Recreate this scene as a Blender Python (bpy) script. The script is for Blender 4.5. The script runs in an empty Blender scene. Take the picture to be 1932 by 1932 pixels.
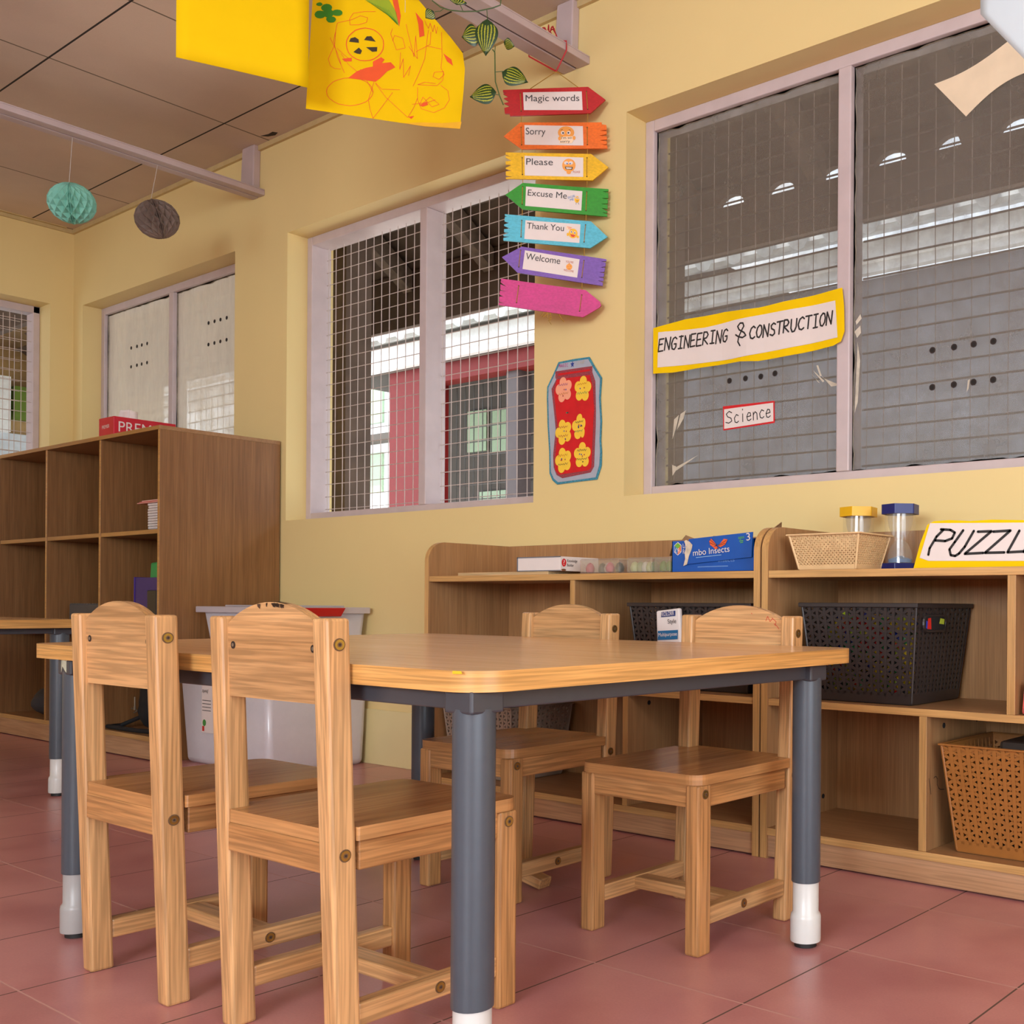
import bpy, bmesh, math, random
from mathutils import Vector, Matrix, noise as mnoise
random.seed(7)
PI = math.pi
SC = bpy.context.scene
COL = SC.collection

def S(r, g, b):
    f = lambda c: (c/255/12.92) if c/255 <= 0.04045 else ((c/255+0.055)/1.055)**2.4
    return (f(r), f(g), f(b), 1.0)

# ---------------------------------------------------------------- camera
YAW, ROLL, CAMZ = math.radians(-35.3419), math.radians(0.3923), 0.586
RV = Vector((math.cos(YAW), -math.sin(YAW), 0))
FV = Vector((math.sin(YAW), math.cos(YAW), 0))
UPV = Vector((0, 0, 1))
cr = RV*math.cos(ROLL) + UPV*math.sin(ROLL)
cu = UPV*math.cos(ROLL) - RV*math.sin(ROLL)
cam_data = bpy.data.cameras.new('camera')
cam = bpy.data.objects.new('camera', cam_data)
COL.objects.link(cam)
M = Matrix.Identity(4)
for i in range(3):
    M[i][0], M[i][1], M[i][2] = cr[i], cu[i], -FV[i]
M[2][3] = CAMZ
cam.matrix_world = M
cam_data.sensor_width = 36.0
cam_data.lens = 2009.68/1932*36.0
cam_data.shift_x = (966-1449)/1932
cam_data.shift_y = (1142.995-966)/1932
cam_data.clip_start = 0.02
SC.camera = cam

# ---------------------------------------------------------------- world, sun, fill lamps
w = bpy.data.worlds.new('sky'); SC.world = w; w.use_nodes = True
bg = w.node_tree.nodes['Background']
bg.inputs[0].default_value = (0.80, 0.90, 1.0, 1); bg.inputs[1].default_value = 3.4
sun_d = bpy.data.lights.new('sun', 'SUN'); sun = bpy.data.objects.new('sun', sun_d); COL.objects.link(sun)
sun_d.energy = 14.0; sun_d.angle = math.radians(0.6); sun_d.color = (1.0, 0.95, 0.86)
sun.rotation_euler = Vector((0.35, 0.26, -1.0)).to_track_quat('-Z', 'Y').to_euler()

def area(name, loc, direction, sx, sy, energy, color=(0.87, 0.965, 1.04)):
    d = bpy.data.lights.new(name, 'AREA'); o = bpy.data.objects.new(name, d); COL.objects.link(o)
    d.shape = 'RECTANGLE'; d.size = sx; d.size_y = sy; d.energy = energy; d.color = color
    o.location = loc
    o.rotation_euler = Vector(direction).to_track_quat('-Z', 'Y').to_euler()
    return o
# area lamps added in unseen rear and side openings, in place of daylight
area('daylight_rear_window', (-3.6, -3.45, 1.5), (0, 1, -0.10), 1.9, 1.15, 5)
area('fill_lamp_rear_b', (0.3, -3.45, 1.5), (-0.15, 1, -0.08), 2.1, 1.15, 150)
area('fill_lamp_side', (2.5, -0.6, 1.15), (-1, 0.12, -0.12), 2.6, 1.9, 62)
# unseen lamp added under the ceiling for more direct light from above
area('fill_lamp_ceiling', (0.6, -0.4, 2.30), (0, 0, -1), 1.2, 0.25, 14, (0.86, 0.96, 1.0))

SC.view_settings.view_transform = 'Standard'
SC.view_settings.look = 'None'
SC.view_settings.exposure = 0.0
SC.view_settings.gamma = 1.0
SC.view_settings.use_curve_mapping = False
SC.cycles.use_denoising = True
SC.cycles.max_bounces = 10
SC.cycles.diffuse_bounces = 5
SC.cycles.transparent_max_bounces = 24
SC.cycles.sample_clamp_indirect = 6.0
SC.cycles.caustics_reflective = False
SC.cycles.caustics_refractive = False

# ---------------------------------------------------------------- mesh helpers
WL = {}
class MB:
    def __init__(s):
        s.v, s.f, s.m, s.uv = [], [], [], {}
    def add(s, vs, fs, mi=0):
        b = len(s.v); s.v += [Vector(p) for p in vs]
        for f in fs:
            s.f.append([i+b for i in f]); s.m.append(mi)
        return s
    def box(s, x0, x1, y0, y1, z0, z1, mi=0, front=None):
        vs = [(x, y, z) for z in (z0, z1) for y in (y0, y1) for x in (x0, x1)]
        fs = [(0, 2, 3, 1), (4, 5, 7, 6), (0, 1, 5, 4), (2, 6, 7, 3), (0, 4, 6, 2), (1, 3, 7, 5)]
        s.add(vs, fs, mi)
        if front is not None: s.m[-4] = front
        return s
    def hexa(s, low, high, mi=0):          # two quads (bottom and top loops)
        s.add(list(low)+list(high), [(3, 2, 1, 0), (4, 5, 6, 7)]+[(i, (i+1) % 4, (i+1) % 4+4, i+4) for i in range(4)], mi)
        return s
    def prism(s, pts, off, mi=0, side=None):
        n = len(pts); off = Vector(off)
        a = [Vector(p) for p in pts]
        nor = Vector((0, 0, 0))
        for i in range(n): nor += a[i].cross(a[(i+1) % n])
        if nor.dot(off) > 0: a.reverse()
        s.add(a+[p+off for p in a], [list(range(n)), list(range(2*n-1, n-1, -1))], mi)
        s.add(a+[p+off for p in a], [((i+1) % n, i, i+n, (i+1) % n+n) for i in range(n)], mi if side is None else side)
        return s
    def cyl(s, p0, p1, r0, r1=None, seg=20, mi=0, caps=True):
        p0, p1 = Vector(p0), Vector(p1); r1 = r0 if r1 is None else r1
        d = (p1-p0).normalized(); a = d.orthogonal().normalized(); b = d.cross(a)
        ring = lambda p, r: [p+(a*math.cos(2*PI*i/seg)+b*math.sin(2*PI*i/seg))*r for i in range(seg)]
        fs = [(i, (i+1) % seg, (i+1) % seg+seg, i+seg) for i in range(seg)]
        if caps: fs += [list(range(seg-1, -1, -1)), list(range(seg, 2*seg))]
        return s.add(ring(p0, r0)+ring(p1, r1), fs, mi)
    def tube(s, pts, r, seg=6, mi=0):
        pts = [Vector(p) for p in pts]; n = len(pts); rings = []
        a = None
        for i, p in enumerate(pts):
            d = (pts[min(i+1, n-1)]-pts[max(i-1, 0)]).normalized()
            a = d.orthogonal().normalized() if a is None else (a-d*a.dot(d)).normalized()
            b = d.cross(a)
            rings += [p+(a*math.cos(2*PI*k/seg)+b*math.sin(2*PI*k/seg))*r for k in range(seg)]
        fs = [(i*seg+k, i*seg+(k+1) % seg, (i+1)*seg+(k+1) % seg, (i+1)*seg+k) for i in range(n-1) for k in range(seg)]
        fs += [list(range(seg-1, -1, -1)), list(range((n-1)*seg, n*seg))]
        return s.add(rings, fs, mi)
    def lathe(s, prof, c=(0, 0), seg=28, mi=0):
        vs, fs, n = [], [], len(prof)
        for r, z in prof:
            vs += [(c[0]+r*math.cos(2*PI*k/seg), c[1]+r*math.sin(2*PI*k/seg), z) for k in range(seg)]
        for i in range(n-1):
            fs += [(i*seg+k, i*seg+(k+1) % seg, (i+1)*seg+(k+1) % seg, (i+1)*seg+k) for k in range(seg)]
        fs += [list(range(seg-1, -1, -1)), list(range((n-1)*seg, n*seg))]
        return s.add(vs, fs, mi)
    def grid(s, fn, nu, nv, mi=0, uv=False):
        b = len(s.v)
        vs = [fn(i/nu, j/nv) for j in range(nv+1) for i in range(nu+1)]
        s.add(vs, [(j*(nu+1)+i, j*(nu+1)+i+1, (j+1)*(nu+1)+i+1, (j+1)*(nu+1)+i) for j in range(nv) for i in range(nu)], mi)
        if uv:
            for j in range(nv+1):
                for i in range(nu+1): s.uv[b+j*(nu+1)+i] = (i/nu, j/nv)
        return s
    def stroke(s, pts, width, fr, eps=0.0006, mi=0):
        h = width/2
        for i in range(len(pts)-1):
            a, b = Vector(pts[i]), Vector(pts[i+1])
            if (b-a).length < 1e-6: continue
            d = (b-a).normalized(); n = Vector((-d.y, d.x))*h
            q = [a-n, b-n, b+n, a+n]
            s.add([fr(p.x, p.y, eps) for p in q], [(0, 1, 2, 3)], mi)
        if width > 0.0025:
            for p in pts:
                s.add([fr(p[0]+h*math.cos(k*PI/4), p[1]+h*math.sin(k*PI/4), eps) for k in range(8)], [tuple(range(8))], mi)
        return s
    def poly(s, pts, fr, eps=0.0005, mi=0):
        return s.add([fr(x, y, eps) for x, y in pts], [tuple(range(len(pts)))], mi)
    def disc(s, cx, cy, rx, fr, eps=0.0007, mi=0, ry=None, seg=20):
        ry = rx if ry is None else ry
        return s.poly([(cx+rx*math.cos(2*PI*k/seg), cy+ry*math.sin(2*PI*k/seg)) for k in range(seg)], fr, eps, mi)
    def build(s, name, mats, parent=None, bevel=0, smooth=False, label=None, seg=2, solid=0):
        if not isinstance(mats, (list, tuple)): mats = [mats]
        if parent is None:
            xs = [p.x for p in s.v]; ys = [p.y for p in s.v]
            base = Vector(((min(xs)+max(xs))/2, (min(ys)+max(ys))/2, min(p.z for p in s.v)))
        else:
            base = WL[parent]
        me = bpy.data.meshes.new(name)
        me.from_pydata([tuple(p-base) for p in s.v], [], s.f)
        for mt in mats: me.materials.append(mt)
        me.polygons.foreach_set('material_index', s.m)
        if s.uv:
            ul = me.uv_layers.new(name='UVMap')
            for lp in me.loops: ul.data[lp.index].uv = s.uv.get(lp.vertex_index, (0, 0))
        if smooth:
            me.shade_smooth(); me.set_sharp_from_angle(angle=math.radians(38))
        me.update()
        o = bpy.data.objects.new(name, me); COL.objects.link(o)
        if parent is None: o.location = base
        else: o.parent = parent
        WL[o] = base
        if bevel:
            md = o.modifiers.new('b', 'BEVEL'); md.width = bevel; md.segments = seg; md.limit_method = 'ANGLE'; md.angle_limit = math.radians(40)
        if solid:
            md = o.modifiers.new('s', 'SOLIDIFY'); md.thickness = solid; md.offset = 0
        if label: o['label'] = label
        return o

def thing(name, label, cat, loc=(0, 0, 0), group=None):
    o = bpy.data.objects.new(name, None); COL.objects.link(o); o.location = loc; o.empty_display_size = 0.05
    WL[o] = Vector(loc)
    o['label'] = label; o['category'] = cat
    if group: o['group'] = group
    return o
def tag(o, label, cat, group=None, kind=None):
    o['label'] = label; o['category'] = cat
    if group: o['group'] = group
    if kind: o['kind'] = kind
    return o
def struct(o, label=None):
    o['kind'] = 'structure'
    if label: o['label'] = label
    return o
def dup(root, loc, rotz, label, group=None):
    def cp(o, par):
        c = o.copy(); COL.objects.link(c); WL[c] = Vector(loc)
        if par is not None: c.parent = par
        for ch in o.children: cp(ch, c)
        return c
    r = cp(root, None); r.location = loc; r.rotation_euler = (0, 0, rotz); r['label'] = label
    if group: r['group'] = group
    return r
def frame(o, r, u):
    o, r, u = Vector(o), Vector(r).normalized(), Vector(u).normalized(); n = r.cross(u)
    return lambda a, b, c=0.0: o + r*a + u*b + n*c
CAPH = 0.62
def text(m, string, fr, p0, p1, hgt, eps=0.0007, mi=0):
    """flat lettering from p0 to p1 (baseline), capital height hgt"""
    cu_ = bpy.data.curves.new('lettering', 'FONT'); cu_.body = string
    ob = bpy.data.objects.new('lettering', cu_); COL.objects.link(ob)
    dg = bpy.context.evaluated_depsgraph_get(); dg.update()
    me = bpy.data.meshes.new_from_object(ob.evaluated_get(dg))
    xs = [v.co.x for v in me.vertices]; x0, x1 = min(xs), max(xs)
    a, b = Vector(p0), Vector(p1); d = (b-a); L = d.length; d.normalize(); n = Vector((-d.y, d.x))
    kx = L/(x1-x0); ky = hgt/CAPH
    vs = []
    for v in me.vertices:
        q = a + d*((v.co.x-x0)*kx) + n*(v.co.y*ky); vs.append(fr(q.x, q.y, eps))
    m.add(vs, [tuple(p.vertices) for p in me.polygons], mi)
    bpy.data.objects.remove(ob); bpy.data.curves.remove(cu_); bpy.data.meshes.remove(me)
GL = {  # hand-drawn capitals and small letters as pen strokes in a unit box
 'E': [[(.9, 1), (.05, 1), (0, 0), (.9, .02)], [(.02, .52), (.7, .54)]], 'N': [[(0, 0), (.05, 1), (.85, 0), (.95, 1)]],
 'G': [[(.9, .85), (.6, 1), (.25, .9), (.02, .5), (.2, .08), (.6, 0), (.85, .2), (.85, .45), (.5, .45)]],
 'I': [[(.15, 1), (.85, 1)], [(.5, 1), (.5, 0)], [(.15, 0), (.85, 0)]], 'R': [[(0, 0), (.06, 1), (.6, .98), (.85, .75), (.6, .52), (.05, .48), (.9, 0)]],
 'C': [[(.95, .85), (.65, 1), (.25, .85), (.03, .45), (.25, .08), (.65, 0), (.95, .12)]], 'O': [[(.5, 1), (.15, .8), (.02, .45), (.2, .08), (.55, 0), (.88, .25), (.95, .6), (.8, .92), (.5, 1)]],
 'S': [[(.9, .88), (.55, 1), (.15, .82), (.25, .58), (.75, .42), (.85, .15), (.5, 0), (.05, .12)]], 'T': [[(0, 1), (1, 1)], [(.5, 1), (.45, 0)]],
 'U': [[(.05, 1), (.05, .3), (.3, 0), (.65, .03), (.9, .35), (.92, 1)]], 'M': [[(0, 0), (.1, 1), (.5, .4), (.9, 1), (1, 0)]],
 'A': [[(0, 0), (.5, 1), (1, 0)], [(.2, .4), (.8, .4)]], 'J': [[(.3, 1), (.95, 1)], [(.7, 1), (.65, .15), (.35, 0), (.05, .2)]],
 's': [[(.85, .85), (.5, 1), (.12, .8), (.3, .55), (.75, .4), (.85, .15), (.45, 0), (.05, .1)]],
 'c': [[(.9, .55), (.5, .66), (.1, .4), (.2, .08), (.6, 0), (.9, .1)]], 'i': [[(.5, .62), (.5, 0)], [(.5, .88), (.5, .96)]],
 'e': [[(.1, .32), (.85, .36), (.75, .6), (.4, .64), (.08, .35), (.2, .05), (.55, 0), (.9, .1)]],
 'n': [[(.1, .62), (.1, 0)], [(.1, .4), (.45, .64), (.8, .5), (.85, 0)]],
 '&': [[(.02, .50), (.30, .40), (.68, .34), (.98, .42), (.80, .56), (.34, .70), (.18, .86), (.40, .99), (.66, .98), (.76, .84), (.55, .64), (.33, .40), (.26, .18), (.48, .0)]],
}
def hand(m, string, fr, p0, p1, hgt, wid, mi=0, eps=0.0008, slant=0.18, gap=.28):
    a, b = Vector(p0), Vector(p1); d = b-a; L = d.length; d.normalize(); n = Vector((-d.y, d.x))
    cw = L/(len(string)-gap); lw = cw*(1-gap)
    for k, ch in enumerate(string):
        for st in GL.get(ch, []):
            jz = random.uniform(-.04, .04)
            pts = [a + d*(k*cw+x*lw+(y-.5)*hgt*slant) + n*((y+jz)*hgt) for x, y in st]
            m.stroke([(p.x, p.y) for p in pts], wid, fr, eps, mi)
def squiggle(m, fr, x0, x1, y, h, wid, mi, eps=0.0016):
    n = 9; pts = [(x0+(x1-x0)*i/n, y+h*(.5 if i % 2 else -.5)*random.uniform(.4, 1.1)) for i in range(n+1)]
    m.stroke(pts, wid, fr, eps, mi)

# ---------------------------------------------------------------- materials
def newmat(name):
    m = bpy.data.materials.new(name); m.use_nodes = True
    return m, m.node_tree, m.node_tree.nodes['Principled BSDF']
def setp(b, **k):
    for n, v in k.items(): b.inputs[n.replace('_', ' ')].default_value = v
def plain(name, col, rough=.5, metal=0, vary=.06, scale=30, **k):
    m, nt, b = newmat(name); N, Lk = nt.nodes, nt.links
    tc = N.new('ShaderNodeTexCoord'); nz = N.new('ShaderNodeTexNoise'); nz.inputs['Scale'].default_value = scale; nz.inputs['Detail'].default_value = 3
    Lk.new(tc.outputs['Object'], nz.inputs['Vector'])
    rp = N.new('ShaderNodeValToRGB'); Lk.new(nz.outputs['Fac'], rp.inputs['Fac'])
    rp.color_ramp.elements[0].position = .3; rp.color_ramp.elements[1].position = .7
    rp.color_ramp.elements[0].color = tuple(c*(1-vary) for c in col[:3])+(1,); rp.color_ramp.elements[1].color = tuple(min(1, c*(1+vary)) for c in col[:3])+(1,)
    Lk.new(rp.outputs['Color'], b.inputs['Base Color'])
    setp(b, Roughness=rough, Metallic=metal, **k)
    return m
def wood(name, cols, axis, rough=.38, planks=None, fine=230, coarse=11, pore=.78, coat=0.0):
    m, nt, b = newmat(name); N, Lk = nt.nodes, nt.links
    tc = N.new('ShaderNodeTexCoord'); oi = N.new('ShaderNodeObjectInfo')
    ml = N.new('ShaderNodeVectorMath'); ml.operation = 'SCALE'; ml.inputs[0].default_value = (7, 5, 9); Lk.new(oi.outputs['Random'], ml.inputs['Scale'])
    ad = N.new('ShaderNodeVectorMath'); Lk.new(tc.outputs['Object'], ad.inputs[0]); Lk.new(ml.outputs[0], ad.inputs[1])
    def nzz(al, ac, det, dist):
        mp = N.new('ShaderNodeMapping'); mp.inputs['Scale'].default_value = tuple(al if i in (axis if isinstance(axis, tuple) else (axis,)) else ac for i in range(3))
        Lk.new(ad.outputs[0], mp.inputs['Vector'])
        z = N.new('ShaderNodeTexNoise'); z.inputs['Scale'].default_value = 1; z.inputs['Detail'].default_value = det; z.inputs['Distortion'].default_value = dist
        Lk.new(mp.outputs[0], z.inputs['Vector']); return z
    z1 = nzz(1.6, coarse*2, 5, .9); z2 = nzz(7, fine, 2, .2)
    rp = N.new('ShaderNodeValToRGB'); e = rp.color_ramp.elements
    e[0].position, e[1].position = .22, .78; e[0].color, e[1].color = cols[0], cols[2]
    k = e.new(.5); k.color = cols[1]
    Lk.new(z1.outputs['Fac'], rp.inputs['Fac'])
    r2 = N.new('ShaderNodeMapRange'); r2.inputs['From Min'].default_value = .38; r2.inputs['From Max'].default_value = .62; r2.inputs['To Min'].default_value = pore; r2.inputs['To Max'].default_value = 1.06
    Lk.new(z2.outputs['Fac'], r2.inputs['Value'])
    mx = N.new('ShaderNodeVectorMath'); mx.operation = 'SCALE'; Lk.new(rp.outputs['Color'], mx.inputs[0]); Lk.new(r2.outputs[0], mx.inputs['Scale'])
    rb = N.new('ShaderNodeMapRange'); rb.inputs['To Min'].default_value = .90; rb.inputs['To Max'].default_value = 1.07; Lk.new(oi.outputs['Random'], rb.inputs['Value'])
    mb_ = N.new('ShaderNodeVectorMath'); mb_.operation = 'SCALE'; Lk.new(mx.outputs[0], mb_.inputs[0]); Lk.new(rb.outputs[0], mb_.inputs['Scale']); mx = mb_
    last = mx
    if planks:
        sp = N.new('ShaderNodeSeparateXYZ'); Lk.new(ad.outputs[0], sp.inputs[0])
        dv = N.new('ShaderNodeMath'); dv.operation = 'DIVIDE'; dv.inputs[1].default_value = planks[1]; Lk.new(sp.outputs[planks[0]], dv.inputs[0])
        fl = N.new('ShaderNodeMath'); fl.operation = 'FLOOR'; Lk.new(dv.outputs[0], fl.inputs[0])
        wn = N.new('ShaderNodeTexWhiteNoise'); wn.noise_dimensions = '1D'; Lk.new(fl.outputs[0], wn.inputs['W'])
        r3 = N.new('ShaderNodeMapRange'); r3.inputs['To Min'].default_value = .78; r3.inputs['To Max'].default_value = 1.1; Lk.new(wn.outputs['Value'], r3.inputs['Value'])
        m3 = N.new('ShaderNodeVectorMath'); m3.operation = 'SCALE'; Lk.new(mx.outputs[0], m3.inputs[0]); Lk.new(r3.outputs[0], m3.inputs['Scale']); last = m3
    Lk.new(last.outputs[0], b.inputs['Base Color'])
    setp(b, Roughness=rough)
    if coat: setp(b, Coat_Weight=coat, Coat_Roughness=.12)
    return m
def sheer(name, col, fac, rough=.3, gloss=.06, speck=0.0, streak=False):
    """see-through sheet: part clear, part milky"""
    m, nt, b = newmat(name); N, Lk = nt.nodes, nt.links; N.remove(b)
    out = N['Material Output']
    tr = N.new('ShaderNodeBsdfTransparent'); df = N.new('ShaderNodeBsdfDiffuse'); tl = N.new('ShaderNodeBsdfTranslucent'); gl = N.new('ShaderNodeBsdfGlossy')
    df.inputs['Color'].default_value = col; tl.inputs['Color'].default_value = col; gl.inputs['Roughness'].default_value = rough
    m1 = N.new('ShaderNodeMixShader'); m1.inputs['Fac'].default_value = .5; Lk.new(df.outputs[0], m1.inputs[1]); Lk.new(tl.outputs[0], m1.inputs[2])
    m2 = N.new('ShaderNodeMixShader'); Lk.new(tr.outputs[0], m2.inputs[1]); Lk.new(m1.outputs[0], m2.inputs[2]); m2.inputs['Fac'].default_value = fac
    if speck:
        tc = N.new('ShaderNodeTexCoord'); mp = N.new('ShaderNodeMapping'); mp.inputs['Scale'].default_value = (14, 14, 3) if streak else (8, 8, 8)
        nz = N.new('ShaderNodeTexNoise'); nz.inputs['Scale'].default_value = 1; nz.inputs['Detail'].default_value = 8; nz.inputs['Roughness'].default_value = .7
        Lk.new(tc.outputs['Object'], mp.inputs[0]); Lk.new(mp.outputs[0], nz.inputs['Vector'])
        mr = N.new('ShaderNodeMapRange'); mr.inputs['From Min'].default_value = .3; mr.inputs['From Max'].default_value = .7
        mr.inputs['To Min'].default_value = fac-speck; mr.inputs['To Max'].default_value = min(1, fac+speck); Lk.new(nz.outputs['Fac'], mr.inputs['Value']); Lk.new(mr.outputs[0], m2.inputs['Fac'])
    m3 = N.new('ShaderNodeMixShader'); m3.inputs['Fac'].default_value = gloss; Lk.new(m2.outputs[0], m3.inputs[1]); Lk.new(gl.outputs[0], m3.inputs[2])
    Lk.new(m3.outputs[0], out.inputs['Surface'])
    return m
def tiles(name, cols, x0, y0, px, py, lw, lcolx, lcoly, rough, vary, bump, noise_scale=6, blot=.12, lwy=None):
    m, nt, b = newmat(name); N, Lk = nt.nodes, nt.links
    geo = N.new('ShaderNodeNewGeometry'); sp = N.new('ShaderNodeSeparateXYZ'); Lk.new(geo.outputs['Position'], sp.inputs[0])
    def math_(op, a, bb=None):
        n = N.new('ShaderNodeMath'); n.operation = op
        for i, q in enumerate((a, bb)):
            if q is None: continue
            if isinstance(q, (int, float)): n.inputs[i].default_value = q
            else: Lk.new(q, n.inputs[i])
        return n.outputs[0]
    def line(ax, o, p, lw_):
        t = math_('DIVIDE', math_('SUBTRACT', sp.outputs[ax], o), p)
        f = math_('SUBTRACT', t, math_('ROUND', t)); dd = math_('MULTIPLY', math_('ABSOLUTE', f), p)
        return math_('LESS_THAN', dd, lw_/2), math_('FLOOR', t)
    lx, fx = line(0, x0, px, lw); ly, fy = line(1, y0, py, lwy or lw)
    cb = N.new('ShaderNodeCombineXYZ'); Lk.new(fx, cb.inputs[0]); Lk.new(fy, cb.inputs[1])
    wn = N.new('ShaderNodeTexWhiteNoise'); Lk.new(cb.outputs[0], wn.inputs['Vector'])
    nz = N.new('ShaderNodeTexNoise'); nz.inputs['Scale'].default_value = noise_scale; nz.inputs['Detail'].default_value = 7; Lk.new(geo.outputs['Position'], nz.inputs['Vector'])
    nf = N.new('ShaderNodeTexNoise'); nf.inputs['Scale'].default_value = 260; nf.inputs['Detail'].default_value = 2; Lk.new(geo.outputs['Position'], nf.inputs['Vector'])
    rp = N.new('ShaderNodeValToRGB'); rp.color_ramp.elements[0].color = cols[0]; rp.color_ramp.elements[1].color = cols[1]
    rp.color_ramp.elements[0].position = .32; rp.color_ramp.elements[1].position = .62; Lk.new(nz.outputs['Fac'], rp.inputs['Fac'])
    s1 = math_('ADD', 1-vary, math_('MULTIPLY', wn.outputs['Value'], 2*vary))
    s2 = math_('ADD', 1-blot, math_('MULTIPLY', nf.outputs['Fac'], 2*blot))
    sc = N.new('ShaderNodeVectorMath'); sc.operation = 'SCALE'; Lk.new(rp.outputs[0], sc.inputs[0]); Lk.new(math_('MULTIPLY', s1, s2), sc.inputs['Scale'])
    m1 = N.new('ShaderNodeMix'); m1.data_type = 'RGBA'; Lk.new(lx, m1.inputs['Factor']); Lk.new(sc.outputs[0], m1.inputs[6]); m1.inputs[7].default_value = lcolx
    m2 = N.new('ShaderNodeMix'); m2.data_type = 'RGBA'; Lk.new(ly, m2.inputs['Factor']); Lk.new(m1.outputs[2], m2.inputs[6]); m2.inputs[7].default_value = lcoly
    Lk.new(m2.outputs[2], b.inputs['Base Color'])
    g = math_('MAXIMUM', lx, ly)
    Lk.new(math_('ADD', math_('ADD', rough, math_('MULTIPLY', nz.outputs['Fac'], .12)), math_('MULTIPLY', g, .4)), b.inputs['Roughness'])
    if bump:
        bp = N.new('ShaderNodeBump'); bp.inputs['Strength'].default_value = .5; bp.inputs['Distance'].default_value = .002
        Lk.new(math_('ADD', math_('MULTIPLY', g, -1), math_('MULTIPLY', nz.outputs['Fac'], bump)), bp.inputs['Height']); Lk.new(bp.outputs[0], b.inputs['Normal'])
    return m

RUB = [S(188, 139, 88), S(203, 155, 104), S(212, 167, 115)]
RUBW = [S(172, 119, 69), S(188, 135, 83), S(200, 148, 95)]
rub = [wood('rubberwood_%s' % a, RUB, i, .34, pore=.68) for i, a in enumerate('xyz')]
rubw = [wood('rubberwood_warm_%s' % a, RUBW, i, .34, pore=.66) for i, a in enumerate('xyz')]
rub_end = wood('rubberwood_board_edge', RUBW, (0, 1), .34, coarse=10, pore=.8)
rub_seat = wood('rubberwood_seat', RUBW, 1, .26, planks=(0, .045))
rub_panel = wood('rubberwood_panel', RUB, 0, .36, pore=.68, planks=(2, .052), coarse=16)
LAM = [S(150, 108, 68), S(164, 121, 79), S(176, 133, 90)]
LAME = [S(178, 132, 76), S(194, 148, 90), S(206, 162, 104)]
lam_z = wood('laminate_upright', LAM, 2, .42, fine=330, coarse=18, pore=.84)
lam_x = wood('laminate_level', LAM, 0, .42, fine=330, coarse=18, pore=.84)
lame_x = wood('laminate_edge_level', LAME, 0, .42, fine=300, pore=.82)
lame_z = wood('laminate_edge_upright', LAME, 2, .42, fine=300, pore=.82)
plinth_m = wood('laminate_plinth', [S(172, 128, 90), S(188, 144, 106), S(200, 158, 120)], 0, .45, fine=300, pore=.82)
CUB = [S(122, 82, 45), S(134, 92, 53), S(146, 103, 62)]
cub_z = wood('cubby_laminate_upright', CUB, 2, .42, fine=330, coarse=34, pore=.82)
cub_e = wood('cubby_edge', [S(160, 112, 54), S(176, 127, 66), S(188, 140, 78)], 0, .42, fine=300, pore=.84)
top_m = wood('table_laminate', [S(196, 152, 106), S(208, 164, 117), S(220, 178, 132)], 0, .22, fine=260, coarse=14, pore=.9)
edge_m = wood('table_edge_band', [S(186, 134, 70), S(204, 152, 86), S(218, 168, 102)], (0, 1), .38, fine=330, coarse=30, pore=.70)
wall_m = plain('yellow_wall_paint', S(228, 204, 142), .62, vary=.025, scale=2.2)
skirt_m = plain('yellow_skirting_paint', S(224, 208, 152), .45, vary=.03, scale=5)
lav = plain('lavender_grey_paint', S(196, 180, 180), .38, vary=.05, scale=16)
lavb = plain('lavender_beam_paint', S(186, 168, 168), .45, vary=.06, scale=12)
black_gap = plain('dark_gap', S(30, 26, 24), .9)
grey_steel = plain('blue_grey_powder_coat', S(70, 77, 85), .34, vary=.03, scale=60)
dark_steel = plain('dark_grey_powder_coat', S(62, 64, 70), .38, vary=.03, scale=60)
white_pl = plain('white_plastic', S(204, 204, 200), .3, vary=.02)
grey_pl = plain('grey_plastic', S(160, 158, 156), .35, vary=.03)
black_rub = plain('black_rubber', S(24, 23, 23), .6)
brass = plain('brass_bolt', S(190, 166, 96), .28, metal=1.0, vary=.1)
hole_m = plain('dark_hole', S(42, 28, 18), .8)
recess_m = plain('recess_wood', S(104, 74, 46), .7)
steel_m = plain('zinc_screw', S(150, 140, 126), .4, metal=.8)
paper = plain('white_paper', S(226, 214, 208), .7, vary=.015)
ink = plain('black_marker', S(34, 30, 30), .6)
ink2 = plain('printed_grey_text', S(66, 62, 62), .7)
yel_card = plain('yellow_card', (.86, .56, .002, 1), .8, vary=.025, scale=9, Specular_IOR_Level=.12)
red_card = plain('red_card', S(206, 24, 32), .55)
wire_m = plain('painted_wire', S(196, 180, 172), .45, vary=.04)
gold_cord = plain('gold_cord', S(166, 124, 40), .6, vary=.25, scale=300)
red_cord = plain('red_cord', S(180, 20, 38), .6)

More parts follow.
